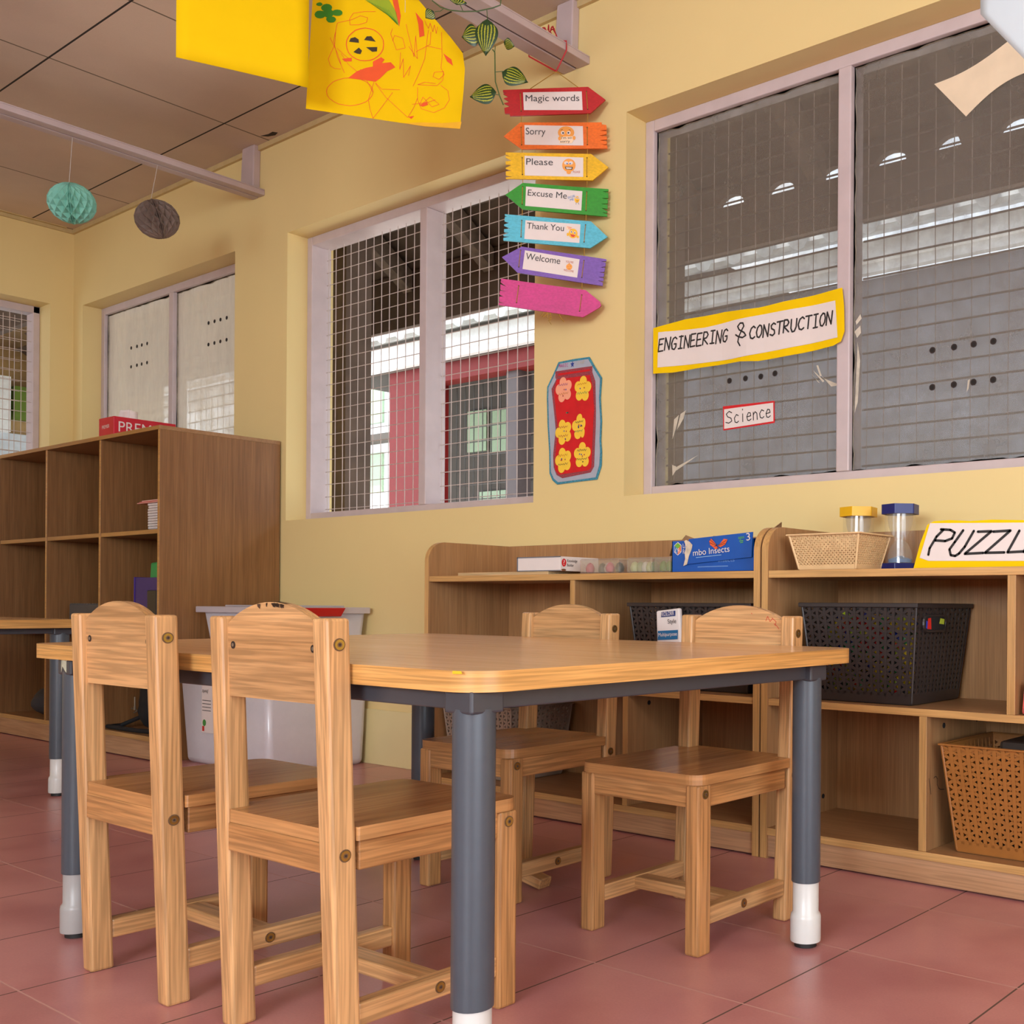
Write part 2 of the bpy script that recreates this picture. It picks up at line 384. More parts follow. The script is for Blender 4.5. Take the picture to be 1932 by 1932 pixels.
# ================================================================ the room
W, XL, CEIL, XR, YB = 2.34, -5.946, 2.445, 2.6, -3.6
floor_m = tiles('terracotta_tiles', (S(178, 116, 115), S(196, 136, 132)), -0.934, 1.562, .302, .302, .0032, S(92, 72, 62), S(196, 148, 138), .24, .05, .10, noise_scale=5, blot=.10)
ceil_m = tiles('ceiling_board', (S(192, 172, 156), S(210, 190, 172)), -4.127, 1.542, .6, .604, .0075, S(112, 100, 84), S(46, 38, 32), .8, .03, 0, noise_scale=1.6, blot=.05, lwy=.0065)
m = MB().box(XL-.2, XR+.2, YB-.2, W+.2, -.1, 0); struct(m.build('floor', floor_m))
m = MB().box(XL-.2, XR+.2, YB-.2, W+.2, CEIL, CEIL+.08); ceil = struct(m.build('ceiling', ceil_m))
m = MB()   # broken spot at the ceiling edge
m.prism([(-4.115, 2.285, CEIL-.001), (-4.095, 2.305, CEIL-.001), (-4.06, 2.315, CEIL-.001), (-4.03, 2.308, CEIL-.001), (-4.04, 2.292, CEIL-.001), (-4.075, 2.294, CEIL-.001)], (0, 0, .0008)); h = m.build('ceiling_hole', hole_m, ceil)
# walls with openings
Z0, Z1 = .911, 2.055
def wall_x(name, x0, x1, y0, y1, ops, mat):          # wall along X, openings (xa, xb)
    m = MB(); xs = [x0]
    for a, b in ops:
        m.box(xs[-1], a, y0, y1, 0, CEIL); m.box(a, b, y0, y1, 0, Z0); m.box(a, b, y0, y1, Z1, CEIL); xs.append(b)
    m.box(xs[-1], x1, y0, y1, 0, CEIL)
    return struct(m.build(name, mat))
def wall_y(name, y0, y1, x0, x1, ops, mat, z0=Z0, z1=Z1):
    m = MB(); ys = [y0]
    for a, b in ops:
        m.box(x0, x1, ys[-1], a, 0, CEIL)
        if z0 > 0: m.box(x0, x1, a, b, 0, z0)
        m.box(x0, x1, a, b, z1, CEIL); ys.append(b)
    m.box(x0, x1, ys[-1], y1, 0, CEIL)
    return struct(m.build(name, mat))
W2, W3, W4 = (-5.843, -4.405), (-4.010, -2.581), (-2.189, -.75)
wall_x('wall_right', XL-.2, XR+.2, W, W+.2, (W2, W3, W4), wall_m)
wall_y('wall_left', YB, W, XL-.2, XL, ((.8, 2.236),), wall_m)
wall_x('wall_back', XL-.2, XR+.2, YB-.2, YB, ((-4.6, -2.6), (-.8, 1.4)), wall_m)
wall_y('wall_front', YB, W, XR, XR+.2, ((-1.95, .75),), wall_m, 0, 2.3)
# painted skirting band and ceiling angle strips
m = MB().box(XL, XR, W-.006, W, 0, .2); struct(m.build('baseboard_right', skirt_m, bevel=.002))
m = MB().box(XL, XL+.006, YB, W-.006, 0, .2); struct(m.build('baseboard_left', skirt_m, bevel=.002))
trim_m = plain('beige_angle_strip', S(196, 172, 122), .5)
m = MB().box(XL, XR, W-.012, W, CEIL-.02, CEIL); struct(m.build('trim_1', trim_m))
m = MB().box(XL, XL+.012, YB, W-.012, CEIL-.02, CEIL).box(XL+.012, XL+.030, YB, W-.045, CEIL-.004, CEIL); struct(m.build('trim_2', trim_m))

# ---------------------------------------------------------------- windows
FW = .034
putty = plain('old_putty', S(196, 186, 168), .8, vary=.2, scale=40)
hole2 = plain('drilled_hole_rim', S(46, 34, 28), .8)
wire_d = plain('dusty_brown_wire', S(120, 106, 96), .7)
def win(name, xa, xb, y0, depth, mull, pane=None, grid_y=None, label=''):
    m = MB()
    m.box(xa, xa+FW, y0, y0+depth, Z0, Z1).box(xb-FW, xb, y0, y0+depth, Z0, Z1)
    m.box(xa+FW, xb-FW, y0, y0+depth, Z0, Z0+FW).box(xa+FW, xb-FW, y0, y0+depth, Z1-FW, Z1)
    m.box(mull-.02, mull+.02, y0-.002, y0+depth, Z0+FW, Z1-FW)
    fr = struct(m.build(name, lav, bevel=.003), label)
    for a, b in ((xa+FW, mull-.02), (mull+.02, xb-FW)):
        if pane:
            p = MB().box(a-.004, b+.004, y0+.022, y0+.027, Z0+FW-.004, Z1-FW+.004).build('glass_pane', pane, fr)
            q = MB()                                     # crusty putty line round the pane
            rnd = random.Random(int(a*100))
            def crust(P):                                # P(t, w): point at t along the edge, w inwards
                nn = 46; ww = [.0012+.010*max(0, mnoise.noise(Vector((k*.31+a*9, rnd.random()*.05, 2.7))))+.0012*rnd.random() for k in range(nn+1)]
                for k in range(nn):
                    c = [P(k/nn, 0), P((k+1)/nn, 0), P((k+1)/nn, ww[k+1]), P(k/nn, ww[k])]
                    q.add([Vector((x, y0+.0215, z)) for x, z in c]+[Vector((x, y0+.016, z)) for x, z in c], [(4, 5, 6, 7), (7, 6, 5, 4), (2, 3, 7, 6), (6, 7, 3, 2)])
            za, zb = Z0+FW, Z1-FW
            crust(lambda t, w_: (a+w_, za+(zb-za)*t)); crust(lambda t, w_: (b-w_, za+(zb-za)*t))
            crust(lambda t, w_: (a+(b-a)*t, zb-w_)); crust(lambda t, w_: (a+(b-a)*t, za+w_))
            q.build('putty', putty, fr)
        g = MB(); gy = grid_y
        n = int((b-a)/.0505); o = ((b-a)-n*.0505)/2
        for k in range(n+1):
            x = a+o+k*.0505; pts = [(x+random.uniform(-.0015, .0015), gy, Z0+FW+(Z1-Z0-2*FW)*t/5) for t in range(6)]; g.tube(pts, .0013 if pane else .0016, 5)
        n = int((Z1-Z0-2*FW)/.0505)
        for k in range(n+1):
            z = Z0+FW+.02+k*.0505
            if z < Z1-FW: g.tube([(a, gy-(.006 if pane else -.003), z), ((a+b)/2, gy-(.006 if pane else -.003), z+random.uniform(-.002, .002)), (b, gy-(.006 if pane else -.003), z)], .0030 if pane else .0016, 5, 1 if pane else 0)
        g.build('wire_grille', [wire_m, wire_d], fr)
    return fr
pane4 = sheer('dusty_grey_glass', S(134, 124, 114), .47, .35, .05, .12)
pane2 = sheer('dusty_pale_glass', S(240, 232, 218), .74, .35, .04, .14, True)
win3 = win('window_3', W3[0], W3[1], 2.425, .085, -3.262, None, 2.488, 'open window with wire mesh between the two glazed windows')
win4 = win('window_4', W4[0], W4[1], 2.425, .065, -1.480, pane4, 2.500, 'large dusty glazed window carrying the yellow banner')
win2 = win('window_2', W2[0], W2[1], 2.425, .065, -5.125, pane2, 2.500, 'bright milky glazed window behind the tall cubby shelf')
def holes(fr, pts, y, r):
    for x, z in pts:
        MB().cyl((x, y-.0015, z), (x, y-.0005, z), r, seg=10).cyl((x, y-.002, z), (x, y-.0015, z), r*.62, seg=10, mi=1).build('drilled_hole', [hole2, black_gap], fr)
holes(win4, [(-1.8765, 1.236), (-1.819, 1.236), (-1.765, 1.235), (-1.716, 1.238)] + [(x, z) for z in (1.238, 1.144) for x in (-1.228, -1.168, -1.115, -1.063)], 2.447, .0085)
holes(win2, [(x, z) for z in (1.827, 1.735) for x in (-5.568, -5.508, -5.459, -5.405)] + [(x, z) for z in (1.840, 1.743) for x in (-4.828, -4.776, -4.725, -4.672)], 2.447, .0085)
FWP = frame((0, 2.4462, 0), (1, 0, 0), (0, 0, 1))
mm = lambda pts: [(x/1000, z/1000) for x, z in pts]
sm = MB()                                               # peeled glue marks on the glass
for pl in ([[-2091, 1085], [-2085, 1144], [-2066, 1156], [-2076, 1120]], [[-2060, 1158], [-2039, 1167], [-2048, 1144], [-2066, 1120], [-2074, 1112]], [[-2090, 975], [-2091, 1008], [-2076, 1003], [-2074, 992]], [[-2076, 1000], [-1991, 1030], [-2040, 1006], [-2074, 990]],
           [[-1588, 1231], [-1582, 1222], [-1556, 1194], [-1552, 1198]], [[-1578, 1243], [-1572, 1243], [-1560, 1212], [-1566, 1212]], [[-1592, 1222], [-1587, 1214], [-1566, 1194], [-1572, 1196]], [[-1562, 1214], [-1556, 1206], [-1500, 1180], [-1530, 1180]], [[-1130, 1150], [-1124, 1152], [-1128, 1128], [-1133, 1122]],
           [[-1455, 1345], [-1440, 1362], [-1436, 1350], [-1452, 1335]], [[-1458, 1318], [-1440, 1332], [-1438, 1312], [-1450, 1300]], [[-1456, 1100], [-1448, 1290], [-1440, 1240], [-1446, 1130]]):
    sm.poly(mm(pl), FWP, .0006)
sm.build('glue_mark', putty, win4)
# window in the left wall: frame and double mesh
m = MB(); x0 = XL-.12
for a, b, c, d in ((.8, .8+FW, Z0, 2.055), (2.236-.03, 2.236, Z0, 2.055), (.8, 2.236, Z0, Z0+FW), (.8, 2.236, 2.02, 2.055), (1.50, 1.54, Z0, 2.055)):
    m.box(x0-.078, x0, a, b, c, d)
win1 = struct(m.build('window_1', lav, bevel=.003), 'meshed window in the far end wall')
g = MB()
for gx, st, oo in ((x0-.02, .0505, 0), (x0-.16, .0505, .02)):
    k = .85
    while k < 2.2: g.tube([(gx, k+oo, Z0+FW), (gx, k+oo, 2.03)], .0016, 5); k += st
    k = Z0+.06
    while k < 2.03: g.tube([(gx, .83, k+oo), (gx, 2.206, k+oo)], .0016, 5); k += st
g.build('wire_grille', wire_m, win1)

# ---------------------------------------------------------------- overhead beams fixed to the wall
def beam(xa, xb, zb, post, label):
    mid = (xa+xb)/2; m = MB()
    m.box(xa, mid-.004, YB, W, zb, zb+.020).box(mid+.004, xb, YB, W, zb, zb+.020).box(mid-.004, mid+.004, YB, W, zb+.004, zb+.020, 1)
    m.box(xa, xb, YB, W, zb+.020, zb+.025)
    o = struct(m.build('ceiling_beam', [lavb, black_gap], bevel=.002), label)
    q = MB().hexa([(post[0], W-.03, zb+.024), (post[1], W-.03, zb+.024), (post[1], W, zb+.024), (post[0], W, zb+.024)],
                  [(post[0]+.015, W-.03, CEIL), (post[1]+.005, W-.03, CEIL), (post[1]+.005, W, CEIL), (post[0]+.015, W, CEIL)])
    q.build('wall_bracket', lavb, o, bevel=.004)
    return o
beam(-4.266, -4.178, 2.238, (-4.315, -4.215), 'lavender beam across the far half of the ceiling')
beam(-2.455, -2.342, 2.2415, (-2.472, -2.392), 'lavender beam the word sign is tied to')

# ================================================================ outside
ex_white = plain('white_gutter', S(236, 238, 240), .5); ex_red = plain('red_wall_paint', S(124, 18, 12), .6)
ex_dark = plain('dark_brown_boards', S(92, 74, 63), .8, vary=.2, scale=9); ex_raft = plain('rafter_timber', S(112, 94, 82), .8, vary=.2)
ex_tile = plain('pale_roof_tile', S(206, 208, 208), .6, vary=.2, scale=5); ex_conc = plain('pale_concrete', S(206, 204, 198), .8)
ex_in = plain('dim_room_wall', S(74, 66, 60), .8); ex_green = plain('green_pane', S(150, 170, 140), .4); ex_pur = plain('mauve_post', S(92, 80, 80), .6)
m = MB().box(-30, 14, W+.2, 26, -.12, -.02); struct(m.build('ground_outside', ex_conc))
# eave of this building
m = MB()
m.hexa([(-9, W+.2, 2.86), (4, W+.2, 2.86), (4, 3.42, 2.26), (-9, 3.42, 2.26)], [(-9, W+.2, 2.90), (4, W+.2, 2.90), (4, 3.42, 2.30), (-9, 3.42, 2.30)])
m.box(-9, 4, W+.2, W+.24, 2.2, 2.9)
ea = struct(m.build('roof_eave', ex_dark), 'dark underside of the eave above the windows')
m = MB()
for k in range(18):
    x = -8.4+k*.62; m.hexa([(x, W+.2, 2.74), (x+.07, W+.2, 2.74), (x+.07, 3.36, 2.17), (x, 3.36, 2.17)], [(x, W+.2, 2.86), (x+.07, W+.2, 2.86), (x+.07, 3.36, 2.27), (x, 3.36, 2.27)])
for y, z in ((2.8, 2.66), (3.15, 2.44)): m.box(-9, 4, y, y+.06, z-.03, z+.04)
m.build('rafter', ex_raft, ea)
m = MB()                                                # fascia with half-round gaps under the tiles
m.box(-9, 4, 3.37, 3.40, 2.0, 2.18)
pr = []
k = -9.0
while k < 4:
    if k < -3.7: m.box(k, k+.24, 3.37, 3.40, 2.18, 2.28); k += .24; continue
    m.box(k, k+.11, 3.37, 3.40, 2.18, 2.28)
    for t in range(8):
        a0, a1 = PI*t/8, PI*(t+1)/8; cx, r = k+.175, .065
        za = lambda a: 2.18+.045*math.sin(a)
        xa, xb = cx-r*math.cos(a0), cx-r*math.cos(a1)
        m.prism([(xa, 3.37, za(a0)), (xb, 3.37, za(a1)), (xb, 3.37, 2.28), (xa, 3.37, 2.28)], (0, .03, 0))
    k += .24
m.build('fascia_board', ex_dark, ea)
m = MB()
for xx, ww in ((-4.29, .125), (-2.337, .042), (-.5, .042)): m.box(xx, xx+ww, 2.70, 2.70+ww, -.02, 2.62)
m.build('veranda_post', ex_dark, ea)
m = MB().box(-9, 6, YB-2.2, YB-.2, 2.5, 2.56); struct(m.build('roof_eave', ex_dark), 'unseen eave added to keep sun out of the rear openings')  # out-of-view slab, added outside the rear wall to block the sun
# building across the yard
nb = thing('neighbour_building', 'red and white building with tiled roof seen across the yard through the meshed window', 'building', (-6, 7.5, -.02))
m = MB().hexa([(-24, 5.7, 2.92), (8, 5.7, 2.92), (8, 10, 4.6), (-24, 10, 4.6)], [(-24, 5.7, 2.97), (8, 5.7, 2.97), (8, 10, 4.65), (-24, 10, 4.65)])
k = -15.0
while k < 0:
    m.cyl((k, 5.68, 2.95), (k, 8, 3.86), .075, seg=10); k += .26
m.build('roof', ex_tile, nb)
m = MB().box(-24, 8, 5.98, 6.04, 2.74, 2.93).box(-24, 8, 5.9, 5.98, 2.80, 2.92); m.build('gutter', ex_white, nb)
MB().box(-8.09, -5.5, 6.1, 6.25, 2.58, 2.74).build('lintel_beam', ex_red, nb)
MB().box(-5.95, 6, 6.1, 6.25, -.02, 2.74).build('grey_wall', plain('blue_grey_wall', S(120, 124, 134), .8), nb)
MB().box(-8.70, -8.09, 6.1, 6.3, -.02, 2.74).build('red_wall', ex_red, nb)
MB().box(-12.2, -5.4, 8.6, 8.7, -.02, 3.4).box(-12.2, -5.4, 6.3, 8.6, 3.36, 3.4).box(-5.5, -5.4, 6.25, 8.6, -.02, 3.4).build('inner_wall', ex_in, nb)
for x in (-7.13, -6.15): MB().box(x, x+.15, 6.15, 6.3, -.02, 2.58).build('post', ex_pur, nb)
for x, z, w_, h_ in ((-10.63, 2.45, .35, .5), (-10.2, 2.42, .4, .5), (-10.4, 1.5, .5, .45), (-8.9, 1.9, .5, 1.2)): 
    MB().box(x, x+w_, 8.56, 8.6, z, z+h_).build('window', ex_green, nb)
m = MB()
for k in range(20): m.cyl((-8.0+k*.12, 6.32, -.02), (-8.0+k*.12, 6.32, 2.58), .005, seg=5)
for k in range(19): m.cyl((-8.0, 6.32, .1+k*.13), (-5.6, 6.32, .1+k*.13), .005, seg=5)
m.build('wire_screen', plain('dark_wire', S(84, 80, 76), .5), nb)
fb = thing('outside_building', 'overexposed white building with greenish windows far behind the yard', 'building', (-15, 14, -.02))
MB().box(-34, -9.5, 14, 15, -.02, 9).build('wall', ex_white, fb)
for x, z in ((-20.95, 4.5), (-22.2, 4.5), (-20.95, 3.0), (-22.2, 3.0), (-18.6, 3.0), (-18.6, 4.5)): MB().box(x, x+.8, 13.94, 14, z, z+.85).build('window', ex_green, fb)
MB().box(-34, -9.5, 13.7, 14, 4.05, 4.2).build('ledge', ex_in, fb)
# corridor beyond the end wall
m = MB().box(-9.2, -9.0, -1, 4.2, -.1, 2.6); cw = struct(m.build('corridor_wall', plain('corridor_tan_wall', S(182, 148, 98), .7)))
MB().box(-9.0, XL-.2, -1, 4.2, 2.42, 2.5).build('corridor_ceiling', plain('corridor_ceiling_brown', S(138, 108, 72), .8), cw)
MB().box(-9.0, -8.96, 1.0, 4.2, -.1, 1.80).build('corridor_wall_lower', plain('corridor_grey_wall', S(196, 204, 212), .6), cw)
MB().box(-8.98, -8.9, 3.125, 3.30, 1.90, 2.14).build('green_panel', plain('green_board', S(96, 120, 32), .6), cw)
MB().box(-8.98, -8.9, 3.03, 3.10, 1.80, 2.20).build('white_post', ex_white, cw)
MB().box(-9.0, XL-.2, -1, 4.2, -.12, -.05).build('corridor_floor', ex_conc, cw)
"""end of setting"""

# ================================================================ tables
def kid_table(name, label, x0, x1, y0, y1, T, legs, tilt=(0, 0), rail_z=(.461, .485)):
    t = thing(name, label, 'table', ((x0+x1)/2, (y0+y1)/2, 0))
    r = .052; pts = []
    for cx, cy, a0 in ((x1-r, y0+r, -90), (x1-r, y1-r, 0), (x0+r, y1-r, 90), (x0+r, y0+r, 180)):
        for k in range(9):
            a = math.radians(a0+k*90/8); pts.append((cx+r*math.cos(a), cy+r*math.sin(a), T-.025))
    o = MB().prism(pts, (0, 0, .025), 0, 1).build('tabletop', [top_m, edge_m], t, bevel=.0025, smooth=True)
    o.rotation_euler = (tilt[1], -tilt[0], 0)
    lx0, lx1, ly0, ly1 = legs; h = .0125
    for nm, bx in (('long', (lx0, lx1, ly0-h, ly0+h)), ('long', (lx0, lx1, ly1-h, ly1+h)), ('end', (lx0-h, lx0+h, ly0, ly1)), ('end', (lx1-h, lx1+h, ly0, ly1))):
        MB().box(*bx, rail_z[0], T-.0255).build('rail', dark_steel, t, bevel=.002)
    for x in (lx0, lx1):
        for y in (ly0, ly1):
            lg = MB().lathe([(.0247, .112), (.0250, .114), (.0250, rail_z[0]-.012), (.0250, rail_z[0]+.002)], (x, y)).build('leg', grey_steel, t, smooth=True)
            MB().hexa([(x-.0245, y-.0245, rail_z[0]-.003), (x+.0245, y-.0245, rail_z[0]-.003), (x+.0245, y+.0245, rail_z[0]-.003), (x-.0245, y+.0245, rail_z[0]-.003)],
                      [(x-.0245, y-.0245, T-.026), (x+.0245, y-.0245, T-.026), (x+.0245, y+.0245, T-.026), (x-.0245, y+.0245, T-.026)]).build('leg_bracket', dark_steel, lg, bevel=.003)
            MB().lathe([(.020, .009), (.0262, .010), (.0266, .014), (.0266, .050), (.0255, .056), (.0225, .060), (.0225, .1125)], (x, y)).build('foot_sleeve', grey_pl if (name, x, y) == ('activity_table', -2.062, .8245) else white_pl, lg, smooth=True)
            MB().lathe([(.016, .0), (.0195, .001), (.0195, .009), (.012, .0095)], (x, y)).build('foot_pad', black_rub, lg, smooth=True)
    return t
tb = kid_table('activity_table', 'low wooden children table with grey legs, four chairs around it', -2.195, -.966, .793, 1.648, .5108, (-2.062, -1.008, .8245, 1.540), (-.001, .0035))
mk = MB()      # paint marks on the near corner
E_ = [(-.985, .7925)]
FE = frame((0, .7928, 0), (1, 0, 0), (0, 0, 1))
mk.poly([(-1.012, .5085), (-.992, .5088), (-.990, .5055), (-1.010, .5048)], FE, .0006)
ypm = plain('yellow_paint', S(214, 190, 40), .5); mk.build('paint_mark', ypm, tb)
mk = MB(); mk.poly([(-1.058, .4955), (-1.052, .4965), (-1.052, .4895), (-1.059, .4900)], FE, .0006); mk.build('paint_mark', ypm, tb)
mk = MB()
for k in range(24):
    a = 2*PI*k/24; a2 = 2*PI*(k+1)/24; lo = lambda a_: .462+.007*math.sin(3*a_)+.004*math.sin(7*a_); r_ = .0262
    mk.add([(-2.062+r_*math.cos(q), .8245+r_*math.sin(q), z) for q, z in ((a, lo(a)), (a2, lo(a2)), (a2, .486), (a, .486))], [(0, 1, 2, 3)])
mk.build('tape_wrap', plain('worn_tape', S(176, 176, 152), .8, vary=.25, scale=70), tb, solid=.0012)
kid_table('activity_table', 'second low children table, mostly hidden behind the pale chair, white sleeved leg showing', -4.78, -3.535, .575, 1.44, .531, (-4.66, -3.6, .62, 1.385), (0, 0), (.488, .505))

# ================================================================ chairs (front = +Y, origin on the floor)
def make_chair(label):
    t = thing('child_chair', label, 'chair', (0, 0, 0), 'wooden child chairs at the low table')
    Y0, LEAN = -.145, .022
    def bolt(x, y, z, par, nrm=1):
        MB().cyl((x, y, z), (x+.0006*nrm, y, z), .0082, seg=16, mi=2).cyl((x+.0006*nrm, y, z), (x+.0014*nrm, y, z), .0066, seg=16).cyl((x+.0014*nrm, y, z), (x+.0016*nrm, y, z), .0032, seg=12, mi=2).cyl((x+.0016*nrm, y, z), (x+.0018*nrm, y, z), .0016, seg=8, mi=1).build('bolt', [brass, hole_m, recess_m], par)
    for s in (-1, 1):
        xa, xb = (.107, .137) if s > 0 else (-.137, -.107)
        L0 = [(xa, Y0, 0), (xb, Y0, 0), (xb, Y0+.034, 0), (xa, Y0+.034, 0)]
        L1 = [(x, y-LEAN, .567) for x, y, z in L0]
        lg = MB().hexa(L0, L1).build('leg', rub[2] if s > 0 else rub[2], t, bevel=.004, label='tall rear leg rising into the backrest post')
        for z in (.534, .270): bolt(s*.137, Y0+.018-LEAN*z/.567, z, lg, s)
        lf = MB().box(xa, xb, .111, .145, 0, .2855).build('leg', rubw[2], t, bevel=.004)
        bolt(s*.137, .128, .270, lf, s)
        MB().box(s*.122-.010, s*.122+.010, -.115, .112, .2465, .2855).build('apron', rubw[1], t, bevel=.002)
        st = MB().box(s*.121-.0115, s*.121+.0115, -.114, .112, .047, .077).build('side_stretcher', rub[1], t, bevel=.003)
        bolt(s*.1325, .012, .062, st, s)
    # seat: solid board notched round the rear posts, front corners rounded
    r = .026; pts = [(-.106, -.153), (.106, -.153), (.106, -.121), (.139, -.121)]
    pts += [(.139-r+r*math.cos(a), .150-r+r*math.sin(a)) for a in [PI/2*k/7 for k in range(8)]]
    pts += [(-.139+r-r*math.sin(a), .150-r+r*math.cos(a)) for a in [PI/2*k/7 for k in range(8)]] + [(-.139, -.121), (-.106, -.121)]
    MB().prism([(x, y, .2858) for x, y in pts], (0, 0, .0175), 0, 1).build('seat', [rub_seat, rub_end], t, bevel=.003)
    MB().box(-.108, .108, .122, .141, .2465, .2857).build('apron', rubw[0], t, bevel=.002)
    MB().box(-.108, .108, -.1535, -.133, .2465, .2857).build('apron', rubw[0], t, bevel=.002)
    n = 16; arc = [(.108-.216*k/n, .5555+.031*(4*(k/n)*(1-k/n))**.9) for k in range(n+1)]
    prof = [(-.108, .458), (.108, .458)] + arc
    yb = lambda z: Y0+.010-LEAN*z/.567
    vs = [(x, yb(z), z) for x, z in prof]
    bk = MB().prism(vs, (0, .014, 0)).build('backrest', rub_panel, t, bevel=.003)
    for x in (-.094, .094): MB().cyl((x, yb(.528)-.0008, .528), (x, yb(.528)+.002, .528), .0052, seg=12).cyl((x, yb(.528)-.0012, .528), (x, yb(.528)-.0008, .528), .0026, seg=8, mi=1).build('screw', [hole_m, steel_m], bk)
    MB().box(-.112, .112, -.006, .030, .053, .075).build('cross_stretcher', rub[0], t, bevel=.003)
    return t
c4 = make_chair('child chair facing us with red scribble on its backrest, nearest the puzzle sign')
c1 = dup(c4, (-1.729, .899, 0), 0, 'palest child chair, seen from behind at the table end nearest the tall cubby shelf')
c2 = dup(c4, (-1.337, .917, 0), math.radians(.6), 'child chair seen from behind with dark chipped marks along the top of its backrest')
c3 = dup(c4, (-1.738, 1.538, 0), PI+math.radians(1.0), 'child chair facing us whose loosened crossbar rests one end on the floor')
c4.location = (-1.250, 1.5205, 0); c4.rotation_euler = (0, 0, PI)
for ch in c3.children:
    if ch.name.startswith('cross_stretcher'):
        ch.data = ch.data.copy()
        ch.location = (.030, .010, .022); ch.rotation_euler = (0, math.radians(-13.5), math.radians(6)); ch.location.z = -.026; ch['label'] = 'crossbar hanging loose with one end on the floor'
for o_, root, xs in ((MB(), c2, 0),):
    rn = random.Random(3)
    for k in range(18):
        x = .024+rn.uniform(-.052, .012)*(1 if k % 3 else .5)-.0; t_ = (.108-x)/.216; zt = .5555+.031*(4*t_*(1-t_))**.9
        w_ = rn.uniform(.0015, .0045); yb_ = lambda z: -.145+.010-.022*z/.567-.0006
        q = [(x-w_, zt-rn.uniform(.0005, .002)), (x+w_, zt-rn.uniform(.0005, .002)), (x+w_*.6, zt-rn.uniform(.003, .0075)), (x-w_*.8, zt-rn.uniform(.003, .006))]
        o_.add([(a_, yb_(z_), z_) for a_, z_ in q], [(0, 1, 2, 3)])
        o_.add([(x-w_, yb_(zt)+.002, zt+.0008), (x+w_, yb_(zt)+.002, zt+.0006), (x+w_*.7, yb_(zt)+.010, zt+.0009), (x-w_*.8, yb_(zt)+.009, zt+.0009)], [(0, 1, 2, 3)])
    WL[root] = Vector((0, 0, 0)); o_.build('chipped_mark', plain('dark_chip', S(70, 48, 32), .8), root)
rs = MB(); FR_ = frame((0, 0, 0), (-1, 0, 0), (0, 0, 1))
def cfr(a, b, c): z = b; return Vector((a, -.145+.024-.022*z/.567+.0006, z))
for pts in ([(-.066, .557), (-.07, .566), (-.076, .556), (-.081, .561)], [(-.085, .552), (-.092, .548), (-.097, .542)], [(-.031, .572), (-.033, .570)], [(-.080, .563), (-.090, .556), (-.088, .548)]):
    rs.stroke(pts, .0011, cfr)
WL[c4] = Vector((0, 0, 0)); rs.build('red_scribble', plain('red_pen', S(196, 60, 44), .6), c4)

# ================================================================ shelves along the window wall
def shelf_unit(x0, x1, dU, dL, label):
    t = thing('toy_shelf', label, 'shelf', ((x0+x1)/2, 2.175, 0), 'low toy shelves under the big window')
    F0, B0 = 2.015, 2.335; th = .018
    for x in (x0, x1-th):
        r = .058; pts = [(x, F0, 0), (x, B0, 0), (x, B0, .772)] + [(x, F0+r-r*math.sin(a), .772-r+r*math.cos(a)) for a in [PI/2*k/10 for k in range(11)]]
        MB().prism(pts, (th, 0, 0), 0, 1).build('side_panel', [lam_z, lame_z], t, bevel=.0015)
    xi, xj = x0+th, x1-th
    MB().box(xi, xj, F0+.002, B0-.01, .651, .668, 0, 1).build('top_shelf', [lam_x, lame_x], t, bevel=.001)
    MB().box(xi, xj, F0+.004, B0-.01, .355, .371, 0, 1).build('middle_shelf', [lam_x, lame_x], t, bevel=.001)
    MB().box(xi, xj, F0+.002, B0-.01, .054, .071, 0, 1).build('bottom_shelf', [lam_x, lame_x], t, bevel=.001)
    MB().box(xi, xj, F0+.006, F0+.022, .004, .054).build('plinth', plinth_m, t, bevel=.001)
    MB().box(xi, xj, B0-.010, B0-.002, .01, .772).build('back_panel', lam_z, t, bevel=.001)
    MB().box(dU-.009, dU+.009, F0+.004, B0-.01, .371, .651, 0, 1).build('divider', [lam_z, lame_z], t, bevel=.001)
    dl = MB().box(dL-.009, dL+.009, F0+.004, B0-.01, .071, .355, 0, 1).build('divider', [lam_z, lame_z], t, bevel=.001)
    k = MB()
    for x, y, z in ((dL+.009, 2.10, .33), (dL+.009, 2.27, .33), (x0+th, 2.10, .33), (x0+th, 2.26, .11)): k.cyl((x, y, z), (x+.001, y, z), .006, seg=12)
    k.build('cam_lock', black_gap, t)
    return t, dl
uA, _ = shelf_unit(-2.695, -1.4525, -2.073, -1.879, 'low toy shelf carrying the blue insect box and white game box')
uB, dlB = shelf_unit(-1.4475, -.205, -.835, -1.030, 'low toy shelf carrying the beige basket and sand timers')
F12 = frame((-1.021, 0, 0), (0, 1, 0), (0, 0, 1))
m = MB()
m.stroke([(2.0301, .2246), (2.0403, .1891)], .0016, F12); m.stroke([(2.052, .2218), (2.058, .2243), (2.0643, .2239), (2.071, .2175), (2.0686, .2067), (2.0754, .198), (2.0854, .1935), (2.1023, .1917)], .0016, F12)
m.build('pencil_number', ink, dlB, label='handwritten 12 on the divider')

